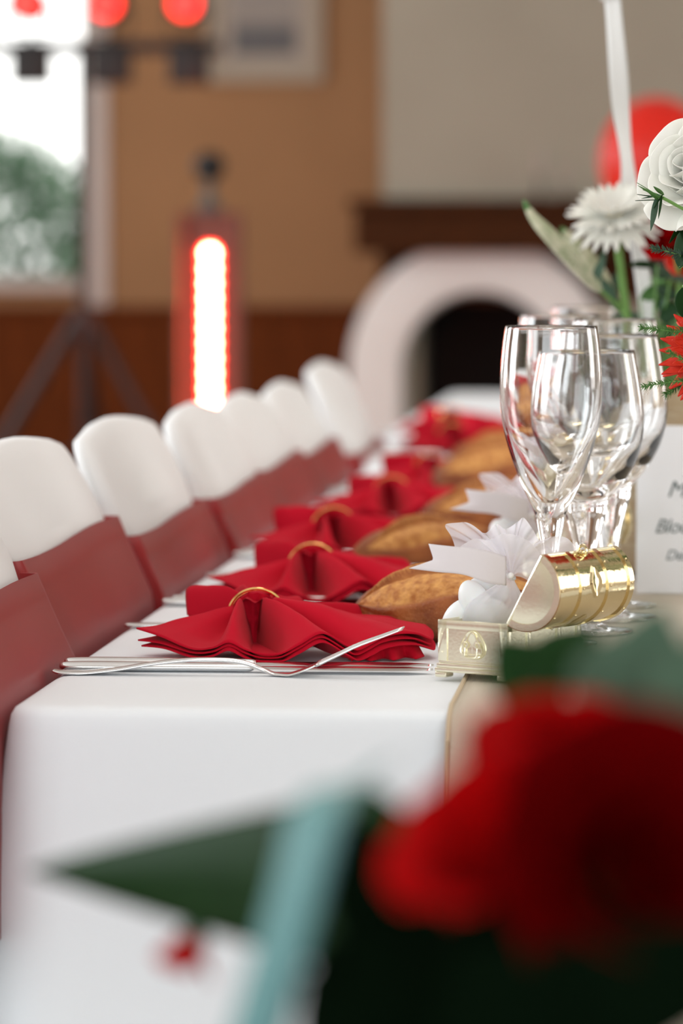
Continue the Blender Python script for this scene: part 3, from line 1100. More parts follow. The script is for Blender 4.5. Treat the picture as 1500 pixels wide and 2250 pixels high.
def napkin_parts(t):
    m = mb()
    grid(m, fan(E, Pn, Sg, 0, 0, 1))
    o = obj('front_fan', m, M['napkin'], t, sharp=0)
    solid(o, 0.0011, -1)
    for k in (1, 2):
        El = [(x + (0.004 * (k == 2) + 0.003 * (k == 3)) * math.exp(-((x + .07) / .03) ** 2), y, max(0.0012 + 0.0012 * (3 - k), h - 0.0026 * k - (0.0052 if k == 1 else 0.0062) * math.exp(-((x + .075) / .022) ** 2) - 0.001 * k * math.exp(-((x - .1) / .04) ** 2))) for x, y, h in E]
        Pl = [(x * 0.9, y, max(0.002, h - 0.003 * k)) for x, y, h in Pn]
        m = mb()
        grid(m, fan(El, Pl, Sg, 0, (-0.012, 0.010)[k - 1], 1 + k * 0.3, nv=16, zmin=0.0012 + 0.0014 * (3 - k)))
        o = obj('under_layer', m, M['napkin'], t, sharp=0)
        solid(o, 0.0010, -1)
    # folded pleats that fall to the table on the right
    m = mb()
    top = crom([(.070, -.075, .008), (.072, -.074, .006), (.085, -.072, .011), (.097, -.066, .013), (.108, -.056, .012)], 60)
    P = []
    for i, q in enumerate(top):
        f = i / 59
        row = []
        for j in range(8):
            v = j / 7
            z_ = q[2] * (1 - v) + 0.0016 * v
            zig = 0.006 * math.sin(f * 26) * v
            row.append((q[0] + 0.004 * v * (f * 2 - 0.6), q[1] - 0.004 * v + zig, z_))
        P.append(row)
    grid(m, P)
    o = obj('pleat', m, M['napkin'], t, sharp=0)
    solid(o, 0.0010, 0)
    # rear fan
    Eb = [(-.0515, .040, .018), (-.0530, .048, .034), (-.046, .056, .0355), (-.034, .066, .022), (-.020, .072, .034), (-.010, .076, .020), (.004, .080, .012), (.018, .080, .028), (.030, .078, .016), (.046, .074, .012), (.060, .068, .024), (.074, .060, .012), (.088, .046, .018), (.094, .030, .012)]
    Pb = [(-.0140, .004, .016), (-.0135, .006, .030), (-.0120, .006, .036), (-.0090, .007, .026), (-.0060, .008, .0375), (-.004, .004, .024), (-.001, .006, .016), (.002, .010, .034), (.005, .006, .024), (.008, .006, .020), (.010, .008, .034), (.012, .004, .022), (.014, .006, .033), (.015, .004, .026)]
    Sb = [0, .002, .003, 0, .003, 0, -.003, .001, -.002, -.003, 0, -.003, -.002, 0]
    m = mb()
    grid(m, fan(Eb, Pb, Sb, 0, 0, 3, nu=110, nv=18))
    o = obj('rear_fan', m, M['napkin'], t, sharp=0)
    solid(o, 0.0011, -1)
    El = [(x * 0.97, y, max(0.0015, h - 0.006)) for x, y, h in Eb]
    Pl = [(x, y, max(0.002, h - 0.006)) for x, y, h in Pb]
    m = mb()
    grid(m, fan(El, Pl, Sb, 0, 0, 4, nu=90, nv=12))
    o = obj('rear_layer', m, M['napkin'], t, sharp=0)
    solid(o, 0.0010, -1)
    P = []
    for i in range(40):
        a = 2 * PI * i / 40
        row = []
        for j in range(7):
            f = j / 6
            rr = 0.0170 * f
            x_, z_ = rr * math.cos(a), rr * math.sin(a)
            row.append((x_, -0.001 + 0.0035 * math.sin(x_ * 900 + 1.0) * (0.4 + 0.6 * f) + 0.004 * (1 - f), max(0.002, 0.0200 + z_)))
        P.append(row)
    o = obj('gathered_fold', grid(mb(), P, closeu=True), M['napkin'], t, sharp=0)
    # bunched cloth inside the ring
    P = []
    for i in range(48):
        a = 2 * PI * i / 48
        rr = 0.0145 + 0.0022 * math.sin(a * 7)
        P.append([(rr * math.cos(a), y, max(0.0025, 0.0185 + rr * math.sin(a) * 1.02)) for y in (-0.010, -0.004, 0.0, 0.006, 0.012)])
    obj('gathered_waist', grid(mb(), P, closeu=True), M['napkin'], t, sharp=0)


def ring_parts(t):
    m = mb()
    torus(m, 0.0192, 0.00105, (0, 0, 0.0203), (0.0, 1, 0), 56, 8)
    torus(m, 0.0184, 0.0006, (0.0, 0.0009, 0.0203), (0.0, 1, 0), 56, 6)
    obj('band', m, M['ringgold'], t)


# ------------------------------------------------------------------ cutlery


def fork_parts(t, lift=True):
    sc = 2.335 / FPX
    pix = [(108, 1484), (122, 1487), (150, 1488), (190, 1487), (260, 1479), (330, 1467), (400, 1459), (450, 1457), (510, 1459), (550, 1467), (580, 1479), (605, 1488), (630, 1489), (660, 1481), (700, 1464)]
    pts = []
    for x, y in pix:
        pts.append(((x - 108) * sc, 0, 0.2581 - (y - 560) * sc + 0.0))
    wid = [.006, .0095, .0105, .0100, .0085, .0068, .0050, .0040, .0034, .0032, .0036, .0060, .0095, .0118, .0122]
    th = [.0012, .0015, .0016, .0016, .0016, .0016, .0017, .0018, .0020, .0020, .0018, .0013, .0011, .0011, .0011]
    c = crom(pts, 60)
    wi = crom([(a,) for a in wid], 60)
    ti = crom([(a,) for a in th], 60)
    m = mb()
    tube(m, [Vector((a[0], 0, max(0.0013, a[2]))) for a in c], [(float(b[0]), float(e[0]) * 0.8) for b, e in zip(wi, ti)], 12)
    obj('handle', m, M['steel'], t, sharp=0)
    tp_ = []
    for x, y in [(698, 1465), (740, 1445), (790, 1421), (840, 1402), (890, 1383)]:
        tp_.append(((x - 108) * sc, 0, 0.2581 - (y - 560) * sc))
    c = crom(tp_, 12)
    for k in (-1.5, -0.5, 0.5, 1.5):
        m = mb()
        tube(m, [Vector((a[0], k * 0.0064 * (1 - 0.05 * i / 11), a[2])) for i, a in enumerate(c)], [(0.0024 - 0.0019 * (i / 11) ** 1.6, 0.0011 - 0.0007 * i / 11) for i in range(12)], 8)
        obj('tine', m, M['steel'], t, sharp=0)


def knife_parts(t, L=0.232, hl=0.121):
    m = mb()
    hp = [(0, .0035, .0018), (.004, .0078, .0026), (.02, .0085, .0030), (.05, .0078, .0030), (.08, .0068, .0028), (.105, .0062, .0027), (hl - .004, .0060, .0026), (hl, .0050, .0017)]
    c = crom(hp, 40)
    tube(m, [Vector((a[0], 0, 0.0031)) for a in c], [(float(a[1]), float(a[2])) for a in c], 14)
    obj('handle', m, M['steel'], t, sharp=0)
    m = mb()
    bl_ = [(hl - .002, .0050), (hl + .01, .0062), (hl + .05, .0092), (hl + .09, .0095), (L - .012, .0070), (L - .003, .003), (L, .0004)]
    c = crom(bl_, 30)
    P = []
    for a in c:
        wv = max(0.0003, float(a[1]))
        P.append([(a[0], -wv, 0.0026), (a[0], -wv * 0.2, 0.0036), (a[0], wv, 0.0034), (a[0], wv, 0.0026), (a[0], -wv * 0.2, 0.0022)])
    grid(m, P, closev=True)
    b = len(m['v'])
    obj('blade', m, M['steel'], t, sharp=25)


def spoon_parts(t):
    m = mb()
    c = crom([(0, .004, .0018), (.006, .0085, .002), (.03, .008, .0022), (.07, .0055, .004), (.11, .0035, .0058), (.138, .0035, .0040), (.150, .006, .0025)], 40)
    tube(m, [Vector((a[0], 0, a[2])) for a in c], [(float(a[1]), 0.0013) for a in c], 12)
    obj('handle', m, M['steel'], t, sharp=0)
    m = mb()
    P = []
    for i in range(13):
        u = i / 12
        xx = 0.147 + 0.062 * u
        ww = 0.0215 * math.sqrt(max(0.0, 1 - (2 * u - 1) ** 2)) * (1.05 - 0.15 * u) + 0.0008
        P.append([(xx, ww * math.sin(b), 0.0022 + 0.0065 * (1 - math.cos(b) * (1 - (2 * u - 1) ** 2)) ** 1.0) for b in [-PI / 2 + PI * j / 10 for j in range(11)]])
    o = obj('bowl', grid(m, P), M['steel'], t, sharp=0)
    solid(o, 0.001, 0)


# ------------------------------------------------------------------ bread


def bread_obj(label, seed, L=0.15, R=0.029):
    n, k = (180, 200) if seed == 1 else (110, 110)
    vs = []
    cr = []
    r = random.Random(seed)
    o1 = r.uniform(0, 9)
    for i in range(n + 1):
        t = -1 + 2 * i / n
        t = math.sin(t * PI / 2)
        base = max(0.0, 1 - abs(t) ** 2.4) ** 0.62
        for j in range(k):
            a = 2 * PI * j / k
            # slash: sweeping line on the upper side, from left tip over the top
            rr = R * base
            y = rr * math.cos(a) * 1.08
            z = rr * math.sin(a) * (0.98 if math.sin(a) > 0 else 0.62)
            # slash band centre angle varies along the loaf
            ac = math.radians(118 - 34 * t)
            da = (a - ac + PI) % (2 * PI) - PI
            bandw = 0.60 * max(0, 1 - (t / 0.90) ** 4)
            c = 0.0
            if bandw > 0.02:
                s_ = da / bandw
                if -1 < s_ < 1:
                    c = min(1, (1 - abs(s_)) * 5)
                    f = 0.0018 * (1 - s_ * s_) - 0.0010
                else:
                    f = 0
                # raised ear on the camera side of the slash
                ear = math.exp(-((s_ + 1.12) / 0.20) ** 2) * 0.0066 * min(1, bandw * 2) * base * (1 - abs(t) ** 4)
                ear2 = math.exp(-((s_ - 1.1) / 0.22) ** 2) * 0.0018
                gro = -math.exp(-((s_ + 0.80) / 0.14) ** 2) * 0.0046 * base * (1 - abs(t) ** 4)
                d = f + ear + ear2 + gro
                y += math.cos(a) * d
                z += math.sin(a) * d
                if s_ + 1.12 < 0.10 and s_ + 1.12 > -0.05:
                    c = max(c, 0.75)
            p = Vector((t * L / 2, y, z))
            q = noise.noise(p * 60 + Vector((o1, 0, 0))) * 0.0011 + noise.noise(p * 28 + Vector((o1, 3, 0))) * 0.0014 + noise.noise(p * 200) * (0.0003 + 0.0005 * c)
            p += Vector((0, math.cos(a), math.sin(a))) * q * base
            vs.append(p)
            cr.append(c)
    zmin = -R * 0.55
    vs = [Vector((p.x, p.y, max(zmin, p.z) - zmin)) for p in vs]
    fs = []
    for i in range(n):
        for j in range(k):
            fs.append((i * k + j, i * k + (j + 1) % k, (i + 1) * k + (j + 1) % k, (i + 1) * k + j))
    me = bpy.data.meshes.new('bread_roll')
    me.from_pydata([tuple(v) for v in vs], [], fs)
    at_ = me.attributes.new('crumb', 'FLOAT', 'POINT')
    at_.data.foreach_set('value', cr)
    bm = bmesh.new()
    bm.from_mesh(me)
    bmesh.ops.recalc_face_normals(bm, faces=bm.faces)
    bm.to_mesh(me)
    bm.free()
    me.materials.append(M['bread'])
    me.shade_smooth()
    o = put('bread_roll', me)
    return tag(o, label, 'bread', 'bread rolls along the place settings')


# ------------------------------------------------------------------ place settings
nap_y = [2.495, 2.890, 3.310, 3.78, 4.22, 4.62 + 0.40, 5.52]
nap_x = [-0.277, -0.278, -0.300, -0.285, -0.275, -0.30, -0.33]
nlab = ['nearest red napkin fanned through a gold ring, sharp in front', 'second red napkin with a gold ring, right behind the nearest one', 'third red napkin with gold ring, blurred beside the second bread roll',
        'fourth red napkin, blurred, left of the big blurred bread rolls', 'fifth red napkin, blurred, behind the fourth napkin', 'first red napkin on the far table, strongly blurred', 'farthest red napkin, a blurred patch before the fireplace opening']
rlab = [s.replace('red napkin', 'gold ring around the red napkin') for s in nlab]
rl2 = ['nearest gold ring arching over the sharp front napkin', 'gold ring around the second napkin', 'orange-gold ring around the third napkin', 'gold ring around the fourth napkin', 'gold ring around the fifth napkin', 'gold ring on the first napkin of the far table', 'gold ring on the farthest napkin']
nap0 = ring0 = None
rotz = [0, -0.06, 0.10, -0.1, 0.12, 0.05, -0.08]
for i, (x, y) in enumerate(zip(nap_x, nap_y)):
    if i == 0:
        nap0 = thing('napkin', nlab[0], 'napkin', (x, y, TZ), group='red fanned napkins')
        napkin_parts(nap0)
        ring0 = thing('napkin_ring', rl2[0], 'napkin ring', (x, y, TZ), 0, group='gold napkin rings')
        ring_parts(ring0)
        n_, r_ = nap0, ring0
    else:
        n_, r_ = dup(nap0, nlab[i]), dup(ring0, rl2[i])
        n_.location = (x, y, TZ)
        r_.location = (x, y, TZ)
        n_.rotation_euler.z = rotz[i]
        r_.rotation_euler.z = rotz[i]

order = ['nearest', 'second', 'third', 'fourth', 'fifth', 'sixth', 'farthest']
fork0 = thing('fork', 'steel fork in front of the nearest napkin, tines tilted up', 'fork', ((108 - 1500) * 2.335 / FPX, 2.332, TZ), 0, 'steel forks')
fork_parts(fork0)
knife0 = None
for i in range(7):
    yk = [2.352, 2.797, 3.245, 3.69, 4.13, 4.93, 5.43][i]
    for k in (0, 1):
        px0 = (122 if k == 0 else 118) if i == 0 else None
        x = ((px0 - 1500) * yk / FPX) if i == 0 else -0.384 + 0.003 + (0.0 if i < 5 else -0.045) + 0.004 * k
        lb = '%s table knife of the %s place setting' % (('outer', 'inner')[k], order[i])
        if i == 0:
            lb = ('steel table knife right behind the front fork', 'steel knife tucked against the nearest red napkin')[k]
        if knife0 is None:
            knife0 = thing('table_knife', lb, 'knife', (x, yk, TZ), 0, 'steel table knives')
            knife_parts(knife0)
        else:
            c = dup(knife0, lb)
            c.location = (x, yk + 0.025 * k, TZ)
            c.rotation_euler.z = 0.0
spoon0 = None
for i in range(5):
    y = [2.63, 3.05, 3.49, 3.94, 4.40][i]
    lb = 'steel spoon lying between the %s and the next napkin' % order[i]
    if spoon0 is None:
        spoon0 = thing('spoon', lb, 'spoon', (-0.384, y, TZ), 0.0, 'steel spoons')
        spoon_parts(spoon0)
    else:
        c = dup(spoon0, lb)
        c.location = (-0.380, y, TZ)

bl_lab = ['crusty bread roll with split golden crust beside the nearest napkin', 'blurred golden bread roll behind the paper label', 'large blurred bread roll left of the tall glasses', 'blurred bread roll farther behind, above the large one', 'farthest blurred bread roll beside the far napkins']
bpos = [(905, 2.555, -0.30, 0.150, .0305), (945, 3.13, 0.5, 0.14, .026), (1095, 3.50, 0.35, 0.15, .030), (1110, 4.10, 0.25, 0.16, .036), (1120, 4.6, 0.3, 0.15, 0.028)]
for i, (px, y, rz_, L_, R_) in enumerate(bpos):
    o = bread_obj(bl_lab[i], i + 1, L_, R_)
    p = at(px, 1300, y)
    o.location = (p.x + (0.0 if i else 0.03), y, TZ + (0.0 if p.x < -0.17 else 0.0024))
    o.rotation_euler = (0, 0, rz_)

# ------------------------------------------------------------------ glasses


def glass_obj(name, outer, inner, label, cat, group, n=64):
    prof = inner[::-1] + outer  # from inner bottom to rim then down the outside
    o = crom_profile = None
    pi = crom(inner, 40)
    po = crom(outer, 70)
    rim = [(pi[-1] + po[0]) / 2 + np.array((0, 0.0003))]
    pf = [tuple(a) for a in pi] + [tuple(a) for a in rim] + [tuple(a) for a in po]
    pf = [(max(0.00001, a), b) for a, b in pf]
    m = lathe(mb(), pf, n)
    g = thing(name, label, cat, (0, 0, 0), 0, group)
    return g, pf


def split_glass(name, inner, outer_bowl, stem, foot_r, label, cat, group):
    """one continuous blown glass body; foot disc, stem and bowl are one mesh"""
    pi = crom(inner, 44)
    po = crom(outer_bowl + stem, 90)
    pf = [(max(0.00001, float(a[0])), float(a[1])) for a in pi]
    rim = ((pi[-1][0] + po[0][0]) / 2, float(po[0][1]) + 0.0004)
    pf.append(rim)
    pf += [(max(0.00001, float(a[0])), float(a[1])) for a in po]
    pf += [(foot_r * 0.5, 0.0030), (foot_r * 0.92, 0.0014), (foot_r, 0.0010), (foot_r, 0.0), (foot_r * 0.5, 0.0), (0.00001, 0.0008)]
    o = obj(name, lathe(mb(), pf, 72), M['glass'], None, sharp=0)
    return tag(o, label, cat, group)


# flute: outer bowl from rim down
fl_out = [(.0300, .2090), (.0318, .1970), (.0332, .1800), (.0335, .1640), (.0325, .1500), (.0300, .1370), (.0262, .1240), (.0214, .1110), (.0168, .1000), (.0128, .0920), (.0098, .0840)]
fl_stem = [(.0078, .0740), (.0062, .0660), (.0050, .0560), (.0044, .0420), (.0042, .0250), (.0048, .0140), (.0075, .0070), (.0140, .0042)]
fl_in = [(.00001, .0945), (.0035, .0955), (.0075, .0995), (.0125, .1065), (.0185, .1165), (.0245, .1290), (.0286, .1410), (.0311, .1540), (.0321, .1680), (.0319, .1820), (.0306, .1970), (.0290, .2090)]
wi_out = [(.0325, .1910), (.0355, .1750), (.0382, .1580), (.0393, .1440), (.0382, .1300), (.0345, .1170), (.0280, .1050), (.0205, .0950), (.0158, .0895)]
wi_stem = [(.0150, .0865), (.0150, .0840), (.0135, .0790), (.0112, .0700), (.0085, .0600), (.0065, .0500), (.0055, .0400), (.0052, .0220), (.0058, .0130), (.0090, .0070), (.0150, .0042)]
wi_in = [(.00001, .0935), (.0060, .0945), (.0120, .0980), (.0200, .1050), (.0280, .1140), (.0345, .1250), (.0375, .1370), (.0381, .1470), (.0370, .1600), (.0343, .1760), (.0314, .1910)]
FG = 'stemmed glasses beside the place settings'
g1 = split_glass('champagne_flute', fl_in, fl_out, fl_stem, 0.031, 'tall tapered glass nearest the gold chest, leftmost of the front glasses', 'glass', FG)
g2 = split_glass('wine_glass', wi_in, wi_out, wi_stem, 0.033, 'shorter tulip glass right behind the tall tapered glass', 'glass', FG)
for g, px, y in ((g1, 1213, 2.520), (g2, 1290, 2.605)):
    g.location = ((px - 1500) * y / FPX, y, RZ)
gl = []
for src, px, y, sc, lb in (
        (g2, 1340, 2.705, 1.045, 'wide glass with thick stem in front of the menu card'),
        (g1, 1352, 2.80, 1.0, 'tall tapered glass rearmost of the front glass cluster'),
        (g1, 1232, 2.985, 1.0, 'blurred tall glass seen behind the leftmost front glass'),
        (g2, 1330, 3.03, 1.04, 'blurred wide glass beside the jute pot'),
        (g1, 1290, 3.42, 1.0, 'farther blurred tall glass behind the jute pot')):
    c = src.copy()
    C.objects.link(c)
    c['label'] = lb
    c.scale = (sc, sc, sc)
    c.location = ((px - 1500) * y / FPX, y, RZ)

# ------------------------------------------------------------------ gold favour chest
BT = math.radians(30)
pv = Vector((math.cos(BT), -math.sin(BT), 0))
av = Vector((math.sin(BT), math.cos(BT), 0))
uz = Vector((0, 0, 1))
CW, CL, CH = 0.0480, 0.084, 0.0340


def chest_parts(t):
    # local: x across the end face (-CW..0), y along the length (0..CL), z up; hinge at x=0
    def bx(m, *a):
        return boxm(m, *a)
    wl = 0.0016
    m = mb()
    z0 = 0.0085
    bx(m, -CW, 0, 0, wl, z0, CH)
    bx(m, -CW, 0, CL - wl, CL, z0, CH)
    bx(m, -CW, -CW + wl, wl, CL - wl, z0, CH)
    bx(m, -wl, 0, wl, CL - wl, z0, CH)
    bx(m, -CW, 0, 0, CL, z0 - 0.001, z0 + 0.0005)
    obj('body', m, M['brass'], t, smooth=False)
    m = mb()
    bx(m, -CW - .0016, .0016, -.0016, CL + .0016, .0058, .0086)
    bx(m, -CW - .0006, .0006, -.0006, CL + .0006, .0086, .0102)
    bx(m, -CW - .0024, .0024, -.0024, CL + .0024, .0034, .0058)
    obj('plinth', m, M['brass'], t, bevel=0.0004)
    for fx in (-CW - .0024, .0024 - .0085):
        for fy in (-.0024, CL + .0024 - .0085):
            m = mb()
            bx(m, fx, fx + .0085, fy, fy + .0085, 0, .0035)
            obj('foot', m, M['brass'], t, bevel=0.0010)
    # straps on the end faces and sides
    m = mb()
    e = 0.0009
    for x0, x1 in ((-CW - e, -CW + .0055), (-.0055, e)):
        bx(m, x0, x1, -e, 0.0, .0100, CH + e)
    bx(m, -CW - e, e, -e, 0.0, CH - .0042, CH + e)
    bx(m, -CW - e, -CW, -e, CL, CH - .0042, CH + e)
    bx(m, 0, e, -e, CL, CH - .0042, CH + e)
    for yy in (0, 0.022, 0.056, CL - .005):
        bx(m, 0, e, yy, yy + .005, .01, CH)
        bx(m, -CW - e, -CW, yy, yy + .005, .01, CH)
    obj('strap', m, M['brass'], t, bevel=0.00025)
    m = mb()
    for x in (-CW + .0022, -.0022):
        for z_ in (.0155, .0265):
            ball(m, (x, -e, z_), .0006, n=8, k=6)
    tag(obj('rivet', m, M['brass'], t), kind='stuff')
    # rosette plate on the end face
    cx, cz = -CW / 2, 0.0200
    m = mb()
    P = []
    for k in range(40):
        a = 2 * PI * k / 40
        r = 0.0088 + 0.0008 * math.cos(3 * (a - PI / 2))
        P.append([(cx, -.0012, cz), (cx + r * .86 * math.cos(a), -.0012, cz + r * .86 * math.sin(a)), (cx + r * .93 * math.cos(a), -.0017, cz + r * .93 * math.sin(a)), (cx + r * math.cos(a), -.0009, cz + r * math.sin(a)), (cx + r * math.cos(a), 0.0, cz + r * math.sin(a))])
    grid(m, P, closeu=True)
    obj('escutcheon', m, M['brass'], t)
    m = mb()
    pth = []
    for k in range(49):
        a = 2 * PI * k / 48
        r = 0.0062 + 0.0014 * math.cos(3 * (a - PI / 2)) + .0004 * math.cos(6 * (a - PI / 2))
        pth.append((cx + r * math.cos(a), -.0017, cz + r * math.sin(a)))
    tube(m, pth, .0004, 6, hint=Vector((0, 1, 0)))
    obj('trefoil_rim', m, M['brass'], t)
    for s in (-1, 1):
        m = mb()
        torus(m, .0017, .0005, (cx + s * .0043, -.0022, cz + .0005), (0, 1, 0), 20, 6)
        obj('handle_ring', m, M['brass'], t)
    m = mb()
    tube(m, [(cx - .0043, -.0024, cz - .001), (cx - .0044, -.0028, cz - .0055), (cx - .0034, -.003, cz - .0068), (cx + .0034, -.003, cz - .0068), (cx + .0044, -.0028, cz - .0055), (cx + .0043, -.0024, cz - .001)], .0005, 8, hint=Vector((0, 1, 0)))
    obj('handle', m, M['brass'], t)
    # lid: local basis in the chest frame; d = flat side direction, nn = bulge direction
    lid = bpy.data.objects.new('lid', None)
    ta = math.radians(30)
    d = Vector((math.sin(ta), 0, math.cos(ta)))
    nn = Vector((math.cos(ta), 0, -math.sin(ta)))
    base = Vector((0.0012, 0, CH + 0.0012))

    def lp(u, v, y):   # u across from the hinge (0..CW), v bulge
        return base + d * u + nn * v + Vector((0, y, 0))

    R = CW / 2
    n = 28

    def shell(y0, y1, r0, r1):
        P = []
        for k in range(n + 1):
            a = PI * k / n
            row = []
            for (rr, yy) in ((r0, y0), (r1, y0), (r1, y1), (r0, y1)):
                row.append(lp(R - rr * math.cos(a), rr * math.sin(a) * 1.0, yy))
            P.append(row)
        return P
    m = mb()
    grid(m, shell(0, CL, R - .0012, R), closev=True)
    mcaps = []
    for y0 in (0.0, CL - .0014):
        P = []
        for k in range(n + 1):
            a = PI * k / n
            sg = 1 if y0 else -1
            P.append([lp(R - (R - .001) * math.cos(a) * 1.0, (R - .001) * math.sin(a) * q, y0 + .0004 + sg * 0.0022 * (1 - q ** 2) * math.sin(a)) for q in (1, .8, .6, .4, .2, 0)])
        mcaps.append(grid(mb(), P))
    lo = obj('lid', m, M['gold'], t)
    for mc_ in mcaps:
        obj('lid_end', mc_, M['brass'], lo)
    m = mb()
    for yy in (-.0006, .0235, .0545, CL - .0045):
        grid(m, shell(yy, yy + .0050, R, R + .0011), closev=True)
    obj('lid_band', m, M['gold'], lo)
    m = mb()
    # rim along the open edge and raised border of the end cap
    for y0 in (-.0009,):
        P = []
        for k in range(n + 1):
            a = PI * k / n
            P.append([lp(R - rr * math.cos(a), rr * math.sin(a), yy) for rr, yy in ((R + .0006, 0.0004), (R + .0006, y0), (R - .0034, y0), (R - .0034, 0.0004))])
        grid(m, P)
    tube(m, [lp(0, 0, -.0004), lp(CW, 0, -.0004)], .0011, 8)
    tube(m, [lp(CW, 0, -.0004), lp(CW, 0, CL)], .0011, 8)
    tube(m, [lp(0, 0, 0), lp(0, 0, CL)], .0011, 8)
    obj('lid_rim', m, M['brass'], lo)
    m = mb()
    for yy in (.0019, .026, .057, CL - .002):
        for a in (35, 80, 120, 155):
            a = math.radians(a)
            ball(m, lp(R - (R + .0012) * math.cos(a), (R + .0012) * math.sin(a), yy), .0007, n=8, k=6)
    tag(obj('lid_rivet', m, M['gold'], lo), kind='stuff')
    # embossed diamond shields on the barrel
    for am in (52, 128):
        m = mb()
        P = []
        for s in (1.0, 0.82, 0.6, 0.0):
            row = []
            for k in range(24):
                b = 2 * PI * k / 24
                rr = 0.0098 * s / (abs(math.cos(b)) ** 1.3 + abs(math.sin(b)) ** 1.3) ** (1 / 1.3)
                a = math.radians(am) + rr * math.sin(b) * 1.05 / R
                hgt = R + (0.0 if s == 1.0 else 0.0012 if s > 0.7 else 0.0006)
                row.append(lp(R - hgt * math.cos(a), hgt * math.sin(a), 0.0415 + rr * math.cos(b) * 0.72))
            P.append(row)
        grid(m, P, closev=True)
        obj('shield', m, M['gold'], lo)
    m = mb()
    torus(m, .0032, .0010, lp(CW + .002, .002, 0.041), (0, 1, 0), 20, 8)
    ball(m, lp(CW + .0010, .002, 0.041), .0016, .0030, .0016, 10, 8)
    obj('clasp', m, M['gold'], lo)


hinge = at(1113, 1375, 2.292)
ct = thing('favour_chest', 'small gold treasure chest with open barrel lid beside the front knife', 'chest', (hinge.x, 2.292, RZ), -BT, 'gold favour chests')
chest_parts(ct)
c2 = dup(ct, 'second gold chest, mostly hidden behind tulle and the tall glass')
c2.location = (-0.112, 2.835, RZ)


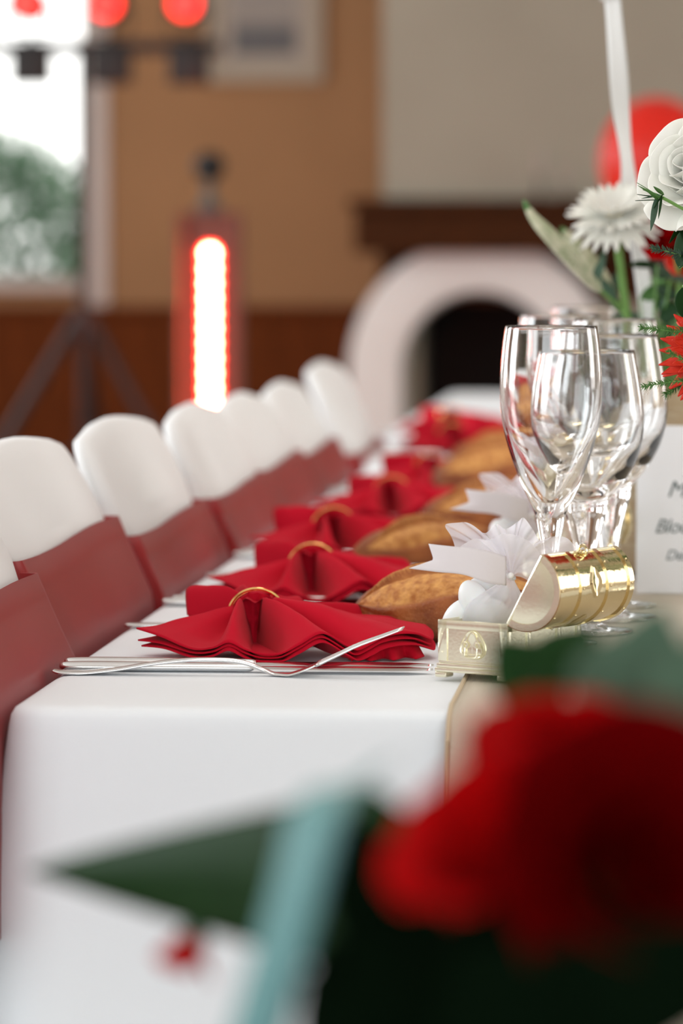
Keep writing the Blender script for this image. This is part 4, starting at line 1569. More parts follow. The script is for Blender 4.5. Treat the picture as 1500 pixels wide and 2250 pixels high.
# almonds in a tulle pouch with a paper label, standing in the chest
def pouch(ct_loc, label_s):
    q = Vector(ct_loc)

    def A(px, py, Y):
        return at(px, py, Y) - at(1113, 1375, 2.292) + Vector((0, 0, 0)) + Vector((0, 0, CH + 0.0012))
    base = thing('favour_pouch', 'white tulle favour pouch %s' % label_s, 'pouch', (q.x, q.y, RZ), 0, 'tulle favour pouches')
    # sack
    P = []
    bot = A(1045, 1400, 2.345)
    neck = A(1122, 1272, 2.332)
    n = 40
    for i in range(13):
        v = i / 12
        c = bot.lerp(neck, v ** 0.9)
        r = 0.0165 * (math.sin(PI * min(1, v * 0.62 + 0.22)) ** 0.8) * (1 if v < 0.55 else 1 - 0.86 * ((v - 0.55) / 0.45) ** 1.1)
        r = max(r, 0.0021)
        row = []
        for k in range(n):
            a = 2 * PI * k / n
            rr = r * (1 + 0.05 * math.sin(a * 5 + 2) + 0.10 * v * math.sin(a * 9))
            row.append(c + Vector((rr * math.cos(a), rr * math.sin(a) * 0.8, 0)))
        P.append(row)
    obj('sack', grid(mb(), P, closev=True), M['tulle'], base, sharp=0)
    # ruffled frill
    nu, nv = 130, 12
    rim = crom([A(1000, 1215, 2.335), A(988, 1185, 2.35), A(980, 1152, 2.345), A(1012, 1154, 2.36), A(1040, 1166, 2.335), A(1065, 1172, 2.36), A(1090, 1156, 2.33), A(1110, 1170, 2.36), A(1135, 1150, 2.335), A(1150, 1144, 2.36), A(1172, 1172, 2.34), A(1185, 1190, 2.37), A(1215, 1184, 2.35), A(1250, 1194, 2.38), A(1262, 1225, 2.37), A(1215, 1262, 2.385), A(1178, 1280, 2.375)], nu)
    P = []
    for i in range(nu):
        f = i / (nu - 1)
        row = []
        for j in range(nv):
            v = j / (nv - 1)
            p = neck * (1 - v) + Vector(rim[i]) * v
            p += Vector((0, 0.0075 * math.sin(f * 30 + 1.2 * math.sin(f * 9)) * math.sin(v * PI * 0.6), 0.004 * math.sin(PI * v) + 0.0012 * math.sin(f * 34) * v))
            row.append(p)
        P.append(row)
    obj('frill', grid(mb(), P), M['tulle'], base, sharp=0)
    rim2 = crom([A(1000, 1215, 2.33), A(1040, 1190, 2.31), A(1075, 1190, 2.33), A(1105, 1180, 2.31), A(1140, 1182, 2.33), A(1165, 1200, 2.315), A(1190, 1235, 2.335), A(1170, 1290, 2.33)], 90)
    P = []
    for i in range(90):
        f = i / 89
        row = []
        for j in range(8):
            v = j / 7
            p = neck * (1 - v) + Vector(rim2[i]) * v
            p += Vector((0, 0.006 * math.sin(f * 19) * math.sin(v * PI * 0.6), 0.002 * math.sin(PI * v)))
            row.append(p)
        P.append(row)
    obj('frill', grid(mb(), P), M['tulle'], base, sharp=0)
    m = mb()
    torus(m, 0.0026, 0.0009, neck, (neck - bot), 20, 8)
    obj('tie', m, M['ribbon'], base)
    obj('pearl', ball(mb(), A(1122, 1270, 2.322), 0.0020, n=14, k=10), M['pearl'], base)
    # swallow-tailed paper label
    tp_ = crom([A(941, 1200, 2.312), A(985, 1205, 2.310), A(1030, 1209, 2.312), A(1070, 1215, 2.316), A(1112, 1228, 2.324)], 24)
    bt_ = crom([A(898, 1254, 2.308), A(960, 1262, 2.308), A(1018, 1268, 2.310), A(1070, 1286, 2.314), A(1112, 1292, 2.322)], 24)
    nt_ = Vector(A(953, 1235, 2.311))
    P = []
    for i in range(24):
        row = []
        for j in range(11):
            v = j / 10
            p = Vector(tp_[i]) * (1 - v) + Vector(bt_[i]) * v
            if i < 8:
                w_ = (1 - i / 8)
                tri = 1 - abs(v - 0.58) / (0.58 if v < 0.58 else 0.42)
                ex = (nt_ - (Vector(tp_[0]) * 0.42 + Vector(bt_[0]) * 0.58))
                p += ex * tri * w_
            p += Vector((0, -0.0008 * math.sin(PI * v), 0))
            row.append(p)
        P.append(row)
    o = obj('paper_label', grid(mb(), P), M['paper'], base, sharp=0)
    solid(o, 0.0003, 0)
    # almonds
    al = []
    for k, (px, py, Y, a, b, rot) in enumerate(((1047, 1335, 2.338, .0098, .0165, 0.45), (1006, 1368, 2.342, .0092, .0150, -0.5), (1072, 1302, 2.352, .0090, .0150, 1.3), (1085, 1356, 2.348, .0092, .0150, 0.1), (1040, 1378, 2.352, .0092, .0150, 1.2))):
        p = A(px, py, Y)
        t = thing('sugared_almond', None, 'sweet', tuple(q.xy) + (0,), 0, None)
        C.objects.unlink(t)
        bpy.data.objects.remove(t)
        Mx = Matrix.Rotation(-rot, 3, 'Y') @ Matrix.Rotation(0.3 * k, 3, 'X')
        P = []
        o = obj('sugared_almond', ball(mb(), (0, 0, 0), a, a * 0.72, b, 22, 16, Mx), M['almond'], None)
        o.location = Vector((q.x, q.y, RZ)) + p
        nm = ['largest white sugared almond, in the middle of the tulle pouch', 'white sugared almond lowest left in the pouch', 'white sugared almond highest in the pouch near its neck', 'white sugared almond on the right in the pouch', 'white sugared almond at the bottom of the pouch'][k]
        tag(o, nm + (' of the front chest' if 'front' in label_s else ' of the second chest'), 'sweet', 'sugared almonds')
        al.append(o)
    return base


pouch((hinge.x, 2.292, 0), 'with paper label in the front gold chest')
pouch((-0.112, 2.835, 0), 'blurred behind, in the second gold chest')

# ------------------------------------------------------------------ menu card and jute pot
cp = at(1397, 1310, 2.90)
mc = thing('menu_card', 'white menu card with handwritten lines leaning against the jute pot', 'card', (cp.x, 2.905, RZ))
chh = 0.128
obj('card', boxm(mb(), 0, 0.095, 0, 0.0012, 0, chh), M['card'], mc, bevel=0.0002)


def text_part(body, x, z, size):
    cu = bpy.data.curves.new('lettering', 'FONT')
    cu.body = body
    cu.size = size
    cu.shear = 0.35
    cu.extrude = 0.0001
    cu.space_character = 0.92
    cu.resolution_u = 3
    tmp = bpy.data.objects.new('lettering_curve', cu)
    C.objects.link(tmp)
    bpy.context.view_layer.update()
    me = bpy.data.meshes.new_from_object(tmp.evaluated_get(bpy.context.evaluated_depsgraph_get()))
    bpy.data.objects.remove(tmp)
    me.name = 'lettering'
    me.materials.clear()
    me.materials.append(M['ink'])
    o = put('lettering', me)
    o.parent = mc
    o.location = (x, -0.0003, z)
    o.rotation_euler = (PI / 2, 0, 0)
    return o


s29 = 2.90 / FPX
text_part('Menu', (1463 - 1397) * s29, (1310 - 1096) * s29, 0.0175)
text_part('Bloc de', (1436 - 1397) * s29, (1310 - 1176) * s29, 0.0150)
text_part('Dessert', (1460 - 1397) * s29, (1310 - 1236) * s29, 0.0110)
bk = obj('back_panel', boxm(mb(), 0, 0.095, 0, 0.0012, -chh, 0), M['card'], mc, bevel=0.0002)
bk.location = (0, 0.0022, chh * 1.0)
bk.rotation_euler = (0.36, 0, 0)
mc.rotation_euler = (-0.17, 0, 0.02)
pot = thing('jute_pot', 'cream and tan jute wrapped flower pot behind the menu card', 'pot', ((1428 - 1500) * 3.13 / FPX, 3.13, RZ))
ph_ = 0.149
pr = [(0.00001, 0), (0.058, 0), (0.066, 0.004)]
for k in range(34):
    z_ = 0.006 + k * 0.0042
    r_ = 0.067 + 0.008 * z_ / ph_
    pr += [(r_, z_), (r_ + 0.0012, z_ + 0.0021)]
pr += [(0.074, ph_), (0.069, ph_), (0.068, ph_ - 0.03), (0.00001, ph_ - 0.03)]
obj('wrap', lathe(mb(), pr, 40), M['jute'], pot)
m = mb()
torus(m, 0.0745, 0.0035, (0, 0, ph_ * 0.62), (0, 0, 1), 40, 8)
obj('tie', m, M['hem'], pot)

# ------------------------------------------------------------------ flowers


def petal_mesh(name, mt, L, W, cup, curl, n=10, k=8, tip=0.5, wavy=0.0, seed=0):
    """petal grows along +z, faces -y (outward normal), base at the origin; curl bends the tip outward (+y)"""
    r = random.Random(seed)
    P = []
    for i in range(n + 1):
        v = i / n
        w = W * (math.sin(PI * min(0.999, v ** tip * 0.86 + 0.10)) ** 0.75)
        row = []
        for j in range(k + 1):
            u = j / k * 2 - 1
            x = u * w
            a = u * cup
            y = (1 - math.cos(a)) * w * -1.0 / max(cup, 0.2)
            y += curl * L * v ** 3
            z_ = L * v - abs(u) ** 2.5 * L * 0.10 * v
            y += wavy * math.sin(u * 5 + seed) * v * v
            z_ += wavy * 0.6 * math.sin(u * 7 + seed * 2) * v
            row.append((x, y, z_))
        P.append(row)
    return mesh_of(name, grid(mb(), P), mt, sharp=0)


def basis_to(dirv, spin=0):
    d = Vector(dirv).normalized()
    q = d.to_track_quat('Z', 'Y')
    return q.to_matrix() @ Matrix.Rotation(spin, 3, 'Z')


def rose_petal(mt, L, W, cup, curl, seed, wavy, n=12, k=12):
    P = []
    for i in range(n + 1):
        v = i / n
        w = W * (0.22 + 0.78 * math.sin(PI / 2 * min(1, v / 0.62)) ** 0.9) * (1 - 0.10 * max(0, v - 0.7) / 0.3)
        row = []
        for j in range(k + 1):
            u = j / k * 2 - 1
            z_ = L * v - L * 0.26 * abs(u) ** 2.2 * v ** 1.5
            a = u * cup
            x = w * math.sin(a) / math.sin(max(cup, 0.3)) if cup < 1.5 else w * u
            y = -w * (1 - math.cos(a)) * 0.9
            y += curl * L * v ** 2.6 * (0.6 + 0.4 * abs(u) ** 1.5)
            y += wavy * (math.sin(u * 4 + seed) + 0.5 * math.sin(u * 9 + seed * 3)) * v ** 3
            z_ += wavy * 0.5 * math.sin(u * 6 + seed * 2) * v
            row.append((x, y, z_))
        P.append(row)
    return mesh_of('petal', grid(mb(), P), mt, sharp=0)


def rose(name, label, loc, dirv, R, mt, group, root=None, stem_mat=None, seed=0, counts=(4, 5, 6, 7, 8), openness=1.0):
    r = random.Random(seed)
    t = thing(name, label, 'flower', tuple(loc), 0, group)
    B = basis_to(dirv, r.uniform(0, 6))
    H = R * 1.35
    for ring, n in enumerate(counts):
        f = (ring + 0.3) / len(counts)
        L = H * (0.80 + 0.30 * f)
        W = R * (0.34 + 0.52 * f)
        me = rose_petal(mt, L, W, 1.35 - 0.55 * f, (0.0 + 0.55 * f * f) * openness, seed + ring, R * 0.045 * f)
        for q in range(n):
            o = put('petal', me, t)
            a = 2 * PI * (q + 0.5 * ring + r.uniform(-.12, .12)) / n
            tilt = (0.04 + 0.62 * f ** 1.5) * openness
            rad = R * (0.06 + 0.32 * f)
            Mloc = Matrix.Rotation(a, 3, 'Z') @ Matrix.Rotation(-tilt, 3, 'X')
            # petals face outwards along +y
            o.matrix_local = Matrix.Translation(B @ (Matrix.Rotation(a, 3, 'Z') @ Vector((0, rad, 0)) + Vector((0, 0, -H * 0.55 - 0.08 * R * ring)))) @ (B @ Mloc).to_4x4()
            solid(o, R * 0.018, 0)
            subd(o, 1)
    m = mb()
    ball(m, B @ Vector((0, 0, -H * 0.55)), R * 0.42, n=14, k=8)
    obj('calyx', m, M['leaf'], t)
    if root is not None:
        m = mb()
        p0 = B @ Vector((0, 0, -H * 0.6))
        p3 = Vector(root) - Vector(loc)
        p1 = p0 + (B @ Vector((0, 0, -1))) * (p3.length * 0.3)
        pts = [((1 - s) ** 2) * p0 + 2 * s * (1 - s) * p1 + s * s * p3 for s in [k / 12 for k in range(13)]]
        tube(m, pts, 0.0022, 8)
        obj('stem', m, M['stem'], t)
    return t


def gerbera(name, label, loc, dirv, R, mt, group, root=None, n1=26, seed=0, droop=0.15):
    r = random.Random(seed)
    t = thing(name, label, 'flower', tuple(loc), 0, group)
    B = basis_to(dirv)
    mes = [petal_mesh('petal', mt, R * s, R * 0.135, 0.5, dr, n=10, k=6, tip=0.8, seed=seed + i) for i, (s, dr) in enumerate(((0.95, 0.10), (0.90, 0.0), (0.72, -0.12)))]
    for ring, (n, lift, rad) in enumerate(((n1, -droop, 0.12), (n1, 0.12, 0.12), (n1 - 4, 0.5, 0.10))):
        for q in range(n):
            o = put('petal', mes[ring], t)
            a = 2 * PI * (q + 0.5 * (ring % 2) + r.uniform(-.2, .2)) / n
            Ml = Matrix.Rotation(a, 3, 'Z') @ Matrix.Rotation(-PI / 2 + lift + r.uniform(-.08, .08), 3, 'X')
            o.matrix_local = Matrix.Translation(B @ (Matrix.Rotation(a, 3, 'Z') @ Vector((0, R * rad, 0.001 * ring)))) @ (B @ Ml).to_4x4()
            solid(o, R * 0.02, 0)
    P = mb()
    lathe(P, [(0.00001, R * 0.10), (R * 0.14, R * 0.10), (R * 0.24, R * 0.05), (R * 0.26, -R * 0.02), (R * 0.10, -R * 0.14), (0.00001, -R * 0.16)], 20)
    P['v'] = [tuple(B @ Vector(v)) for v in P['v']]
    obj('flower_centre', P, M['disc'], t)
    if root is not None:
        m = mb()
        p0 = B @ Vector((0, 0, -R * 0.12))
        p3 = Vector(root) - Vector(loc)
        p1 = p0 + (B @ Vector((0, 0, -1))) * (p3.length * 0.35)
        pts = [((1 - s) ** 2) * p0 + 2 * s * (1 - s) * p1 + s * s * p3 for s in [k / 14 for k in range(15)]]
        tube(m, pts, 0.0034, 8)
        obj('stem', m, M['stem'], t)
    return t


def leaf_mesh(L, W, mt, fold=0.25, bend=0.2, n=12, name='leaf'):
    P = []
    for i in range(n + 1):
        v = i / n
        w = W * math.sin(PI * (v ** 0.8) * 0.985 + 0.03) ** 0.9
        row = []
        for u in (-1, -0.5, 0, 0.5, 1):
            row.append((u * w, abs(u) * w * fold + bend * L * v * v, L * v))
        P.append(row)
    return mesh_of(name, grid(mb(), P), mt, sharp=0)


def leaf_obj(parent, loc, dirv, L, W, mt, spin=0, fold=0.25, bend=0.1, name='leaf'):
    o = put(name, leaf_mesh(L, W, mt, fold, bend), parent)
    o.matrix_local = Matrix.Translation(Vector(loc)) @ basis_to(dirv, spin).to_4x4()
    solid(o, 0.0004, 0)
    subd(o, 1)
    return o


def sprig(name, label, pts, group, nn=120, nl=0.008, mt=None, seed=0, flat=False, rad=0.0007, needle_r=0.00022, cat='greenery'):
    """thin branch set with needles"""
    r = random.Random(seed)
    o0 = Vector(pts[0])
    t = thing(name, label, cat, tuple(o0), 0, group)
    c = crom([tuple(Vector(p) - o0) for p in pts], 30)
    m = mb()
    tube(m, [Vector(a) for a in c], [rad * (1.3 - i / 29) for i in range(30)], 6)
    obj('stem', m, M['stem'], t)
    m = mb()
    for k in range(nn):
        f = r.uniform(0.25, 1.0) * 28.9
        a = int(f)
        p = Vector(c[a]).lerp(Vector(c[min(a + 1, 29)]), f - a)
        tg = (Vector(c[min(a + 1, 29)]) - Vector(c[max(a - 1, 0)])).normalized()
        s, u = frame_of(tg)
        an = r.uniform(0, 6.28)
        d = (tg * 0.8 + s * math.cos(an) + u * math.sin(an)).normalized()
        ln = nl * r.uniform(0.6, 1.1) * (1.15 - 0.6 * a / 29)
        tube(m, [p, p + d * ln * 0.5 + Vector((0, 0, 0.0003)), p + d * ln], [needle_r, needle_r, needle_r * 0.3], 4, cap=False)
    o = obj('needle', m, mt or M['needle'], t, weld=False)
    tag(o, kind='stuff')
    return t


# right-hand centrepiece, its vase just outside the frame
VX, VY = 0.135, 2.47
vz = thing('flower_vase', 'clear cylindrical glass vase holding the white rose at the right', 'vase', (VX, VY, RZ if VX < RX else TZ))
vz.location.z = TZ + 0.0024
vprof = [(0.00001, 0.006), (0.036, 0.006), (0.038, 0.012), (0.038, 0.115), (0.040, 0.116), (0.041, 0.115), (0.041, 0.004), (0.039, 0.0), (0.00001, 0.0)]
obj('jar', lathe(mb(), vprof, 40), M['glass'], vz)
root = Vector((VX, VY, TZ + 0.02))
GR = 'flowers of the right-hand centrepiece'
rp = at(1512, 366, 2.43)
rose('white_rose', 'open white rose at the right edge above the fern', rp, (-0.55, -0.65, 0.35), 0.0300, M['white_petal'], GR, root, seed=11, counts=(3, 4, 5, 6, 7))
gp = at(1575, 775, 2.45)
gerbera('red_gerbera', 'orange-red gerbera at the right edge beside the glasses', gp, (-0.25, -0.9, 0.25), 0.037, M['orange_petal'], GR, root, seed=3)
t = thing('rose_leaf_spray', 'glossy dark leaves under the white rose at the right edge', 'greenery', tuple(at(1530, 560, 2.46)), 0, 'greenery of the right-hand centrepiece')
o0 = at(1530, 560, 2.46)
leaf_obj(t, at(1492, 590, 2.44) - o0, (0.25, 0.1, 1), 0.034, 0.0085, M['leaf'], 0.4, 0.1)
leaf_obj(t, at(1510, 470, 2.44) - o0, (-0.5, 0, -1), 0.022, 0.005, M['leaf'], 0.4, 0.1)
leaf_obj(t, at(1500, 630, 2.47) - o0, (0.3, 0.1, -1), 0.026, 0.009, M['leaf'], 2.4, 0.1)
m = mb()
tube(m, [Vector((0, 0, 0)), (root - o0) * 0.5 + Vector((0.0, 0, 0.02)), root - o0], 0.0014, 6)
tube(m, [Vector((0, 0, 0)), at(1512, 475, 2.44) - o0], 0.0009, 6)
tube(m, [Vector((0, 0, 0)), at(1493, 588, 2.44) - o0], 0.0009, 6)
tube(m, [at(1530, 600, 2.46) - o0, at(1500, 630, 2.47) - o0], 0.0009, 6)
obj('stem', m, M['stem'], t)
# dark crimson petals peeping under the rose
rose('crimson_rose', 'dark crimson rose peeping out under the white rose', at(1500, 412, 2.47), (-0.8, -0.3, 0.1), 0.019, M['wine_petal'], GR, root, seed=21, counts=(3, 4, 5))
# needle-leaf sprig under the rose
nb_ = at(1460, 440, 2.41)
t = thing('narrow_leaf_sprig', 'spray of narrow pointed green leaves left of the white rose', 'greenery', tuple(nb_), 0, 'greenery of the right-hand centrepiece')
rr_ = random.Random(5)
for k, (ex, ey, mt_, w_) in enumerate(((1400, 398, 'needle', .0009), (1404, 408, 'needle', .0009), (1398, 430, 'leaf', .0006), (1410, 436, 'leaf2', .0006), (1430, 505, 'leaf2', .0021), (1437, 460, 'leaf', .0012), (1448, 478, 'leaf', .0009), (1412, 415, 'needle', .0012), (1425, 420, 'needle', .0016), (1395, 438, 'leaf', .0006), (1436, 412, 'needle', .0014))):
    st_ = at(1452 + rr_.uniform(-8, 8), 432 + rr_.uniform(-8, 8), 2.405) - nb_
    en_ = at(ex, ey, 2.39 + rr_.uniform(-.01, .01)) - nb_
    d_ = en_ - st_
    leaf_obj(t, st_, d_, d_.length, w_, M[mt_], rr_.uniform(0, 3), 0.3, 0.05)
m = mb()
tube(m, [Vector((0, 0, 0)) + at(1447, 430, 2.405) - nb_, Vector((0.02, 0.01, -0.01)), (root - nb_) * 0.6 + Vector((0.03, 0, 0)), root - nb_], 0.0011, 6)
obj('stem', m, M['stem'], t)
GF = 'asparagus fern of the right-hand centrepiece'
sprig('asparagus_fern', 'feathery fern tip just above the red gerbera', [root, at(1600, 860, 2.46), at(1540, 735, 2.44), at(1480, 728, 2.42), at(1408, 720, 2.41)], GF, 420, 0.0065, seed=1)
sprig('asparagus_fern', 'feathery fern tip below the red gerbera crossing the glasses', [root, at(1640, 960, 2.46), at(1560, 860, 2.44), at(1500, 838, 2.42), at(1412, 850, 2.41)], GF, 420, 0.0060, seed=2)
sprig('asparagus_fern', 'lower feathery fern branch drooping toward the jute pot', [root, at(1640, 950, 2.47), at(1570, 840, 2.46), at(1510, 838, 2.46), at(1462, 868, 2.45)], GF, 460, 0.0075, seed=3)
sprig('asparagus_fern', 'pale fern tip left of the round dark leaf', [root, at(1620, 700, 2.47), at(1540, 590, 2.45), at(1490, 560, 2.44), at(1432, 545, 2.43)], GF, 380, 0.0070, seed=4, mt=M['leaf2'])
sprig('asparagus_fern', 'fern branch in front of the red gerbera petals', [root, at(1640, 860, 2.44), at(1560, 800, 2.40), at(1500, 790, 2.39), at(1466, 770, 2.385)], GF, 260, 0.0050, seed=6)

t = thing('vase_foliage', 'leafy green sprays filling the glass vase at the right', 'greenery', tuple(root), 0, 'greenery of the right-hand centrepiece')
rr_ = random.Random(77)
mst = mb()
for k in range(26):
    a_ = rr_.uniform(0, 6.28)
    p = Vector((0.012 + 0.055 * math.cos(a_) * rr_.uniform(.3, 1), 0.05 * math.sin(a_) * rr_.uniform(.3, 1) + 0.01, rr_.uniform(0.11, 0.20)))
    leaf_obj(t, p, (math.cos(a_) * 0.8, math.sin(a_) * 0.8, rr_.uniform(-.2, 1)), rr_.uniform(.026, .042), rr_.uniform(.007, .012), M[rr_.choice(['leaf', 'leaf2', 'needle'])], rr_.uniform(0, 3))
    tube(mst, [Vector((rr_.uniform(-.01, .01), rr_.uniform(-.01, .01), 0)), Vector((p.x * 0.35, p.y * 0.35, p.z * 0.6)), p], 0.0009, 5)
obj('stem', mst, M['stem'], t)

# middle centrepiece in the jute pot
PX = (1428 - 1500) * 3.13 / FPX
proot = Vector((PX, 3.13, RZ + ph_ - 0.028))
GM = 'flowers of the jute pot'
gerbera('white_gerbera', 'blurred white gerbera above the glasses, left of the white rose', at(1350, 474, 3.06), (-0.10, -0.45, 1.0), 0.0385, M['white_petal'], GM, proot + Vector((-0.005, -0.01, 0)), seed=8, droop=0.35)
rose('red_carnation', 'blurred red rose behind the narrow leaf sprig', at(1468, 505, 3.06), (-0.2, -0.8, 0.5), 0.021, M['red_petal'], GM, proot + Vector((0.02, 0.0, 0)), seed=9, counts=(3, 4, 5, 6))
rose('red_carnation', 'second blurred red rose lower behind the red gerbera', at(1530, 560, 3.10), (-0.2, -0.8, 0.5), 0.020, M['orange_petal'], GM, proot + Vector((0.03, 0.01, 0)), seed=19, counts=(3, 4, 5, 6))


def veronica(label, pts, seed, r0):
    r = random.Random(seed)
    o0 = Vector(pts[0])
    t = thing('veronica_spike', label, 'flower', tuple(o0), 0, 'pale flower spikes of the jute pot')
    c = crom([tuple(Vector(p) - o0) for p in pts], 50)
    m = mb()
    tube(m, [Vector(a) for a in c], [0.0019 - 0.0012 * i / 49 for i in range(50)], 8)
    obj('stem', m, M['stem'], t)
    m = mb()
    m2 = mb()
    for k in range(420):
        f = 0.36 + 0.62 * (k / 420)
        a = f * 49
        i = int(a)
        p = Vector(c[i]).lerp(Vector(c[min(i + 1, 49)]), a - i)
        tg = (Vector(c[min(i + 1, 49)]) - Vector(c[i - 1])).normalized()
        s, u = frame_of(tg)
        an = k * 2.4
        e = r0 * math.sin(PI * min(1, ((f - 0.36) / 0.64) ** 0.6 * 0.9 + 0.08))
        d = s * math.cos(an) + u * math.sin(an)
        ball(m if f < 0.88 else m2, p + d * e * 0.75, e * 0.28 + 0.0006, n=6, k=4)
    tag(obj('bud', m, M['spike'], t), kind='stuff')
    tag(obj('green_tip', m2, M['needle'], t), kind='stuff')
    for k in range(4):
        f = 0.2 + 0.1 * k
        p = Vector(c[int(f * 49)])
        leaf_obj(t, p, (r.uniform(-1, 1), r.uniform(-.5, .5), 0.8), 0.026, 0.005, M['leaf2'], r.uniform(0, 3))
    return t


veronica('pale flower spike leaning left with a curved green tip over the mantel', [proot + Vector((-.01, -.01, 0)), at(1385, 720, 3.10), at(1300, 620, 3.07), at(1215, 525, 3.05), at(1172, 478, 3.05), at(1150, 440, 3.05)], 1, 0.0058)
veronica('second browner flower spike right behind the curved one', [proot + Vector((-.012, .015, 0)), at(1400, 740, 3.24), at(1340, 640, 3.24), at(1290, 565, 3.24), at(1250, 520, 3.24), at(1232, 500, 3.24)], 2, 0.0062)
rr_ = random.Random(12)
t = thing('eucalyptus_foliage', 'dense dark green foliage in the jute pot behind the fern', 'greenery', tuple(proot), 0, 'greenery of the jute pot')
mst = mb()
for k in range(46):
    tx, ty = rr_.uniform(1385, 1590), rr_.uniform(560, 830)
    if tx < 1430 and ty < 640:
        ty += 110
    p = at(tx, ty, 3.13 + rr_.uniform(-.04, .07)) - proot
    d_ = Vector((rr_.uniform(-1, 1), rr_.uniform(-1, .6), rr_.uniform(-.3, 1)))
    leaf_obj(t, p, d_, rr_.uniform(.020, .036), rr_.uniform(.006, .011), M[rr_.choice(['leaf', 'leaf', 'leaf2', 'needle'])], rr_.uniform(0, 3))
    tube(mst, [Vector((rr_.uniform(-.03, .03), rr_.uniform(-.02, .02), 0)), p * 0.6 + Vector((0, 0, 0.01)), p], 0.0008, 5)
obj('stem', mst, M['stem'], t)

# balloon overhead whose ribbon drops into the pot
rb_end = at(1402, 600, 3.10)
btop = Vector((at(1320, -300, 3.10).x, 3.10, 1.62))
bo = thing('balloon', 'red balloon above the frame whose white ribbon drops to the jute pot', 'balloon', tuple(btop))
obj('skin', balloon_mesh(0.13), M['balloon'], bo)
obj('knot', lathe(mb(), [(0.0001, -0.153), (0.012, -0.176), (0.004, -0.162), (0.008, -0.150)], 12), M['balloon'], bo)
rib = crom([btop + Vector((0, 0, -0.16)), at(1334, -60, 3.10), at(1345, 0, 3.10), at(1357, 140, 3.10), at(1366, 260, 3.10), at(1378, 360, 3.10), at(1384, 425, 3.10), at(1400, 520, 3.12), proot + Vector((0.01, 0.02, 0))], 60)
P = []
for i, a in enumerate(rib):
    an = 0.15 + 0.7 * math.sin(i * 0.16 + 2.2)
    wv = 0.0076
    d_ = Vector((math.cos(an), math.sin(an), 0))
    P.append([Vector(a) - btop + d_ * (wv * u) + Vector((0, 0.0008 * math.cos(u * 2), 0)) for u in (-1, -0.5, 0, 0.5, 1)])
o = obj('ribbon', grid(mb(), P), M['ribbon'], bo, sharp=0)
solid(o, 0.0003, 0)

# ------------------------------------------------------------------ foreground bouquet on a near table
YN = 0.95
nt = thing('side_table', 'small near table just below the frame carrying the blurred bouquet', 'table', (-0.02, 0.86, 0))
obj('tabletop', lathe(mb(), [(0.0001, 0.70), (0.2, 0.70), (0.205, 0.705), (0.205, 0.72), (0.2, 0.725), (0.0001, 0.725)], 40), M['cloth'], nt)
obj('leg', lathe(mb(), [(0.0001, 0), (0.16, 0), (0.15, 0.02), (0.02, 0.04), (0.02, 0.699), (0.0001, 0.699)], 24), M['legs'], nt)
fx = at(1200, 1950, 0.94)
vb = thing('bouquet_bowl', 'dark green glazed bowl holding the blurred foreground roses', 'bowl', (-0.028, 0.90, 0.725))
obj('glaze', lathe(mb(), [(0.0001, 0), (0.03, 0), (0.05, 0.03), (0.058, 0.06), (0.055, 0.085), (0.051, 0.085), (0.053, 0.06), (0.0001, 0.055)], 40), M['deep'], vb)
fr_ = Vector((-0.028, 0.90, 0.785))
GB = 'roses of the foreground bouquet'
rose('red_rose', 'largest blurred red rose of the foreground bouquet', at(1085, 1775, 0.93), (-0.45, -0.35, 0.8), 0.0235, M['red_petal'], GB, fr_, seed=31)
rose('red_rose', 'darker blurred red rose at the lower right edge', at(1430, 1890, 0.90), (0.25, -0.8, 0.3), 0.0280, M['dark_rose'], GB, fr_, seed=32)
rose('red_rose', 'blurred red rose behind, topmost of the foreground bouquet', at(1275, 1615, 1.00), (0.1, -0.2, 1.0), 0.0230, M['red_petal'], GB, fr_, seed=33)
fl_ = thing('bouquet_foliage', 'broad blurred green leaves around the foreground roses', 'greenery', tuple(fr_), 0, 'greenery of the foreground bouquet')


def fleaf(p0, p1, Y0, Y1, W, mt, spin=0.0, bend=0.05):
    a = at(p0[0], p0[1], Y0)
    b = at(p1[0], p1[1], Y1)
    d = b - a
    # flat side turned to the camera
    zc = d.normalized()
    yc = (Vector((0, -1, 0.25)) - zc * zc.dot(Vector((0, -1, 0.25)))).normalized()
    xc = yc.cross(zc)
    B = Matrix((xc, yc, zc)).transposed() @ Matrix.Rotation(spin, 3, 'Z')
    o = put('leaf', leaf_mesh(d.length, W, mt, 0.18, bend), fl_)
    o.matrix_local = Matrix.Translation(a - fr_) @ B.to_4x4()
    solid(o, 0.0006, 0)
    subd(o, 1)
    return o


fleaf((1230, 1560), (1085, 1400), 1.14, 1.16, 0.0125, M['leaf'], 0.1)
fleaf((1180, 1500), (1300, 1375), 1.14, 1.17, 0.0105, M['leaf'], -0.1)
fleaf((1380, 1640), (1450, 1330), 1.06, 1.08, 0.0150, M['leaf2'], 0.2)
fleaf((1450, 1640), (1560, 1400), 1.04, 1.06, 0.0130, M['leaf2'], -0.2)
fleaf((1330, 1600), (1345, 1400), 1.07, 1.10, 0.0120, M['leaf2'], 0.1)
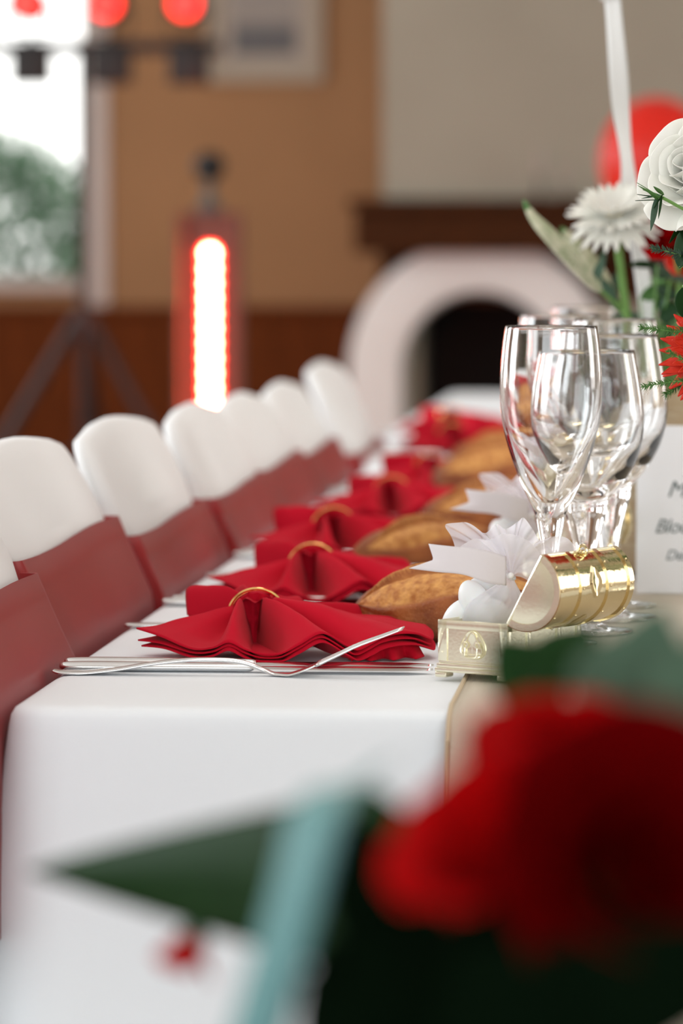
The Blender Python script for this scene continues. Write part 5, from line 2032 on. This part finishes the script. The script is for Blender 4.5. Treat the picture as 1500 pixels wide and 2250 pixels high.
# broad left-pointing leaf: widest near the ribbon, sharp tip to the left
P = []
for i in range(25):
    v = i / 24
    px = 60 + (830 - 60) * v
    topy = 1915 - (1915 - 1725) * min(1, v * 1.0) ** 0.85
    boty = 1915 + 235 * min(1, v / 0.95) ** 0.95
    row = []
    for j in range(9):
        u = j / 8
        Yv = 1.16 - 0.14 * v
        p = at(px, topy + (boty - topy) * u, Yv + 0.012 * abs(u - 0.45))
        row.append(p - fr_)
    P.append(row)
o = obj('leaf', grid(mb(), P), M['leaf'], fl_, sharp=0)
solid(o, 0.0006, 0)
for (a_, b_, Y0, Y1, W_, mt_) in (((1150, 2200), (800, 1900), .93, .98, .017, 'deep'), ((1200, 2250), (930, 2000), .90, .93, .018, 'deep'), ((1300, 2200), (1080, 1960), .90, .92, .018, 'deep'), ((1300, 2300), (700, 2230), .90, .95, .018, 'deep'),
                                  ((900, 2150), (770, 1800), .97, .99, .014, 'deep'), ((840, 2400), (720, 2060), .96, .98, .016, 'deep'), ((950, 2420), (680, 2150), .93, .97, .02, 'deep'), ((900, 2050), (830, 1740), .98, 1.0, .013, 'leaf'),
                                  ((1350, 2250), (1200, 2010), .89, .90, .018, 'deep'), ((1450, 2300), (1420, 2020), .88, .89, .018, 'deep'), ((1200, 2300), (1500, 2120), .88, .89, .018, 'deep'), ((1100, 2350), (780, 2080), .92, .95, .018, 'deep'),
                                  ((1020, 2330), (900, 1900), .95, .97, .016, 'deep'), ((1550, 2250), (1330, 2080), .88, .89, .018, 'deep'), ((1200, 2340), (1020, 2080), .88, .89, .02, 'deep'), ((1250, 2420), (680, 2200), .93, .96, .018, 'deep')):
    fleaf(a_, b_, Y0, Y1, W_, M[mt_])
m = mb()
for px, py, Y in ((1230, 1560, 1.14), (1380, 1640, 1.06), (1450, 1640, 1.04), (1150, 2200, .93), (1180, 1500, 1.14), (1330, 1600, 1.07), (830, 1930, 1.02)):
    p = at(px, py, Y) - fr_
    tube(m, [Vector((0, 0, 0)), p * 0.5 + Vector((0, 0, -0.004)), p], 0.0011, 6)
obj('stem', m, M['leaf'], fl_)
# small red bud low on the left
rose('red_bud', 'small blurred red bud low on the left of the teal ribbon', at(408, 2110, 1.10), (-0.3, -0.3, -1), 0.0100, M['red_petal'], GB, fr_ + Vector((-0.0, 0, 0)), seed=40, counts=(2, 3))
# pale teal satin ribbon
tr = thing('satin_ribbon', 'pale teal satin ribbon hanging blurred below the left leaf', 'ribbon', tuple(at(700, 1760, 0.98)), 0)
o0 = at(700, 1760, 0.98)
cl = crom([at(820, 1700, 1.00), at(735, 1735, 0.985), at(698, 1790, 0.975), at(670, 1900, 0.972), at(630, 2050, 0.972), at(585, 2200, 0.974), at(540, 2350, 0.978), at(505, 2480, 0.985)], 40)
P = []
for i, a in enumerate(cl):
    d_ = Vector((1, 0.25, 0.12 + (0.5 if i < 4 else 0))).normalized()
    P.append([Vector(a) - o0 + d_ * (0.0078 * u) + Vector((0, 0.002 * u * u, 0)) for u in (-1, -0.6, -0.2, 0.2, 0.6, 1)])
o = obj('strip', grid(mb(), P), M['teal'], tr, sharp=0)
solid(o, 0.0003, 0)
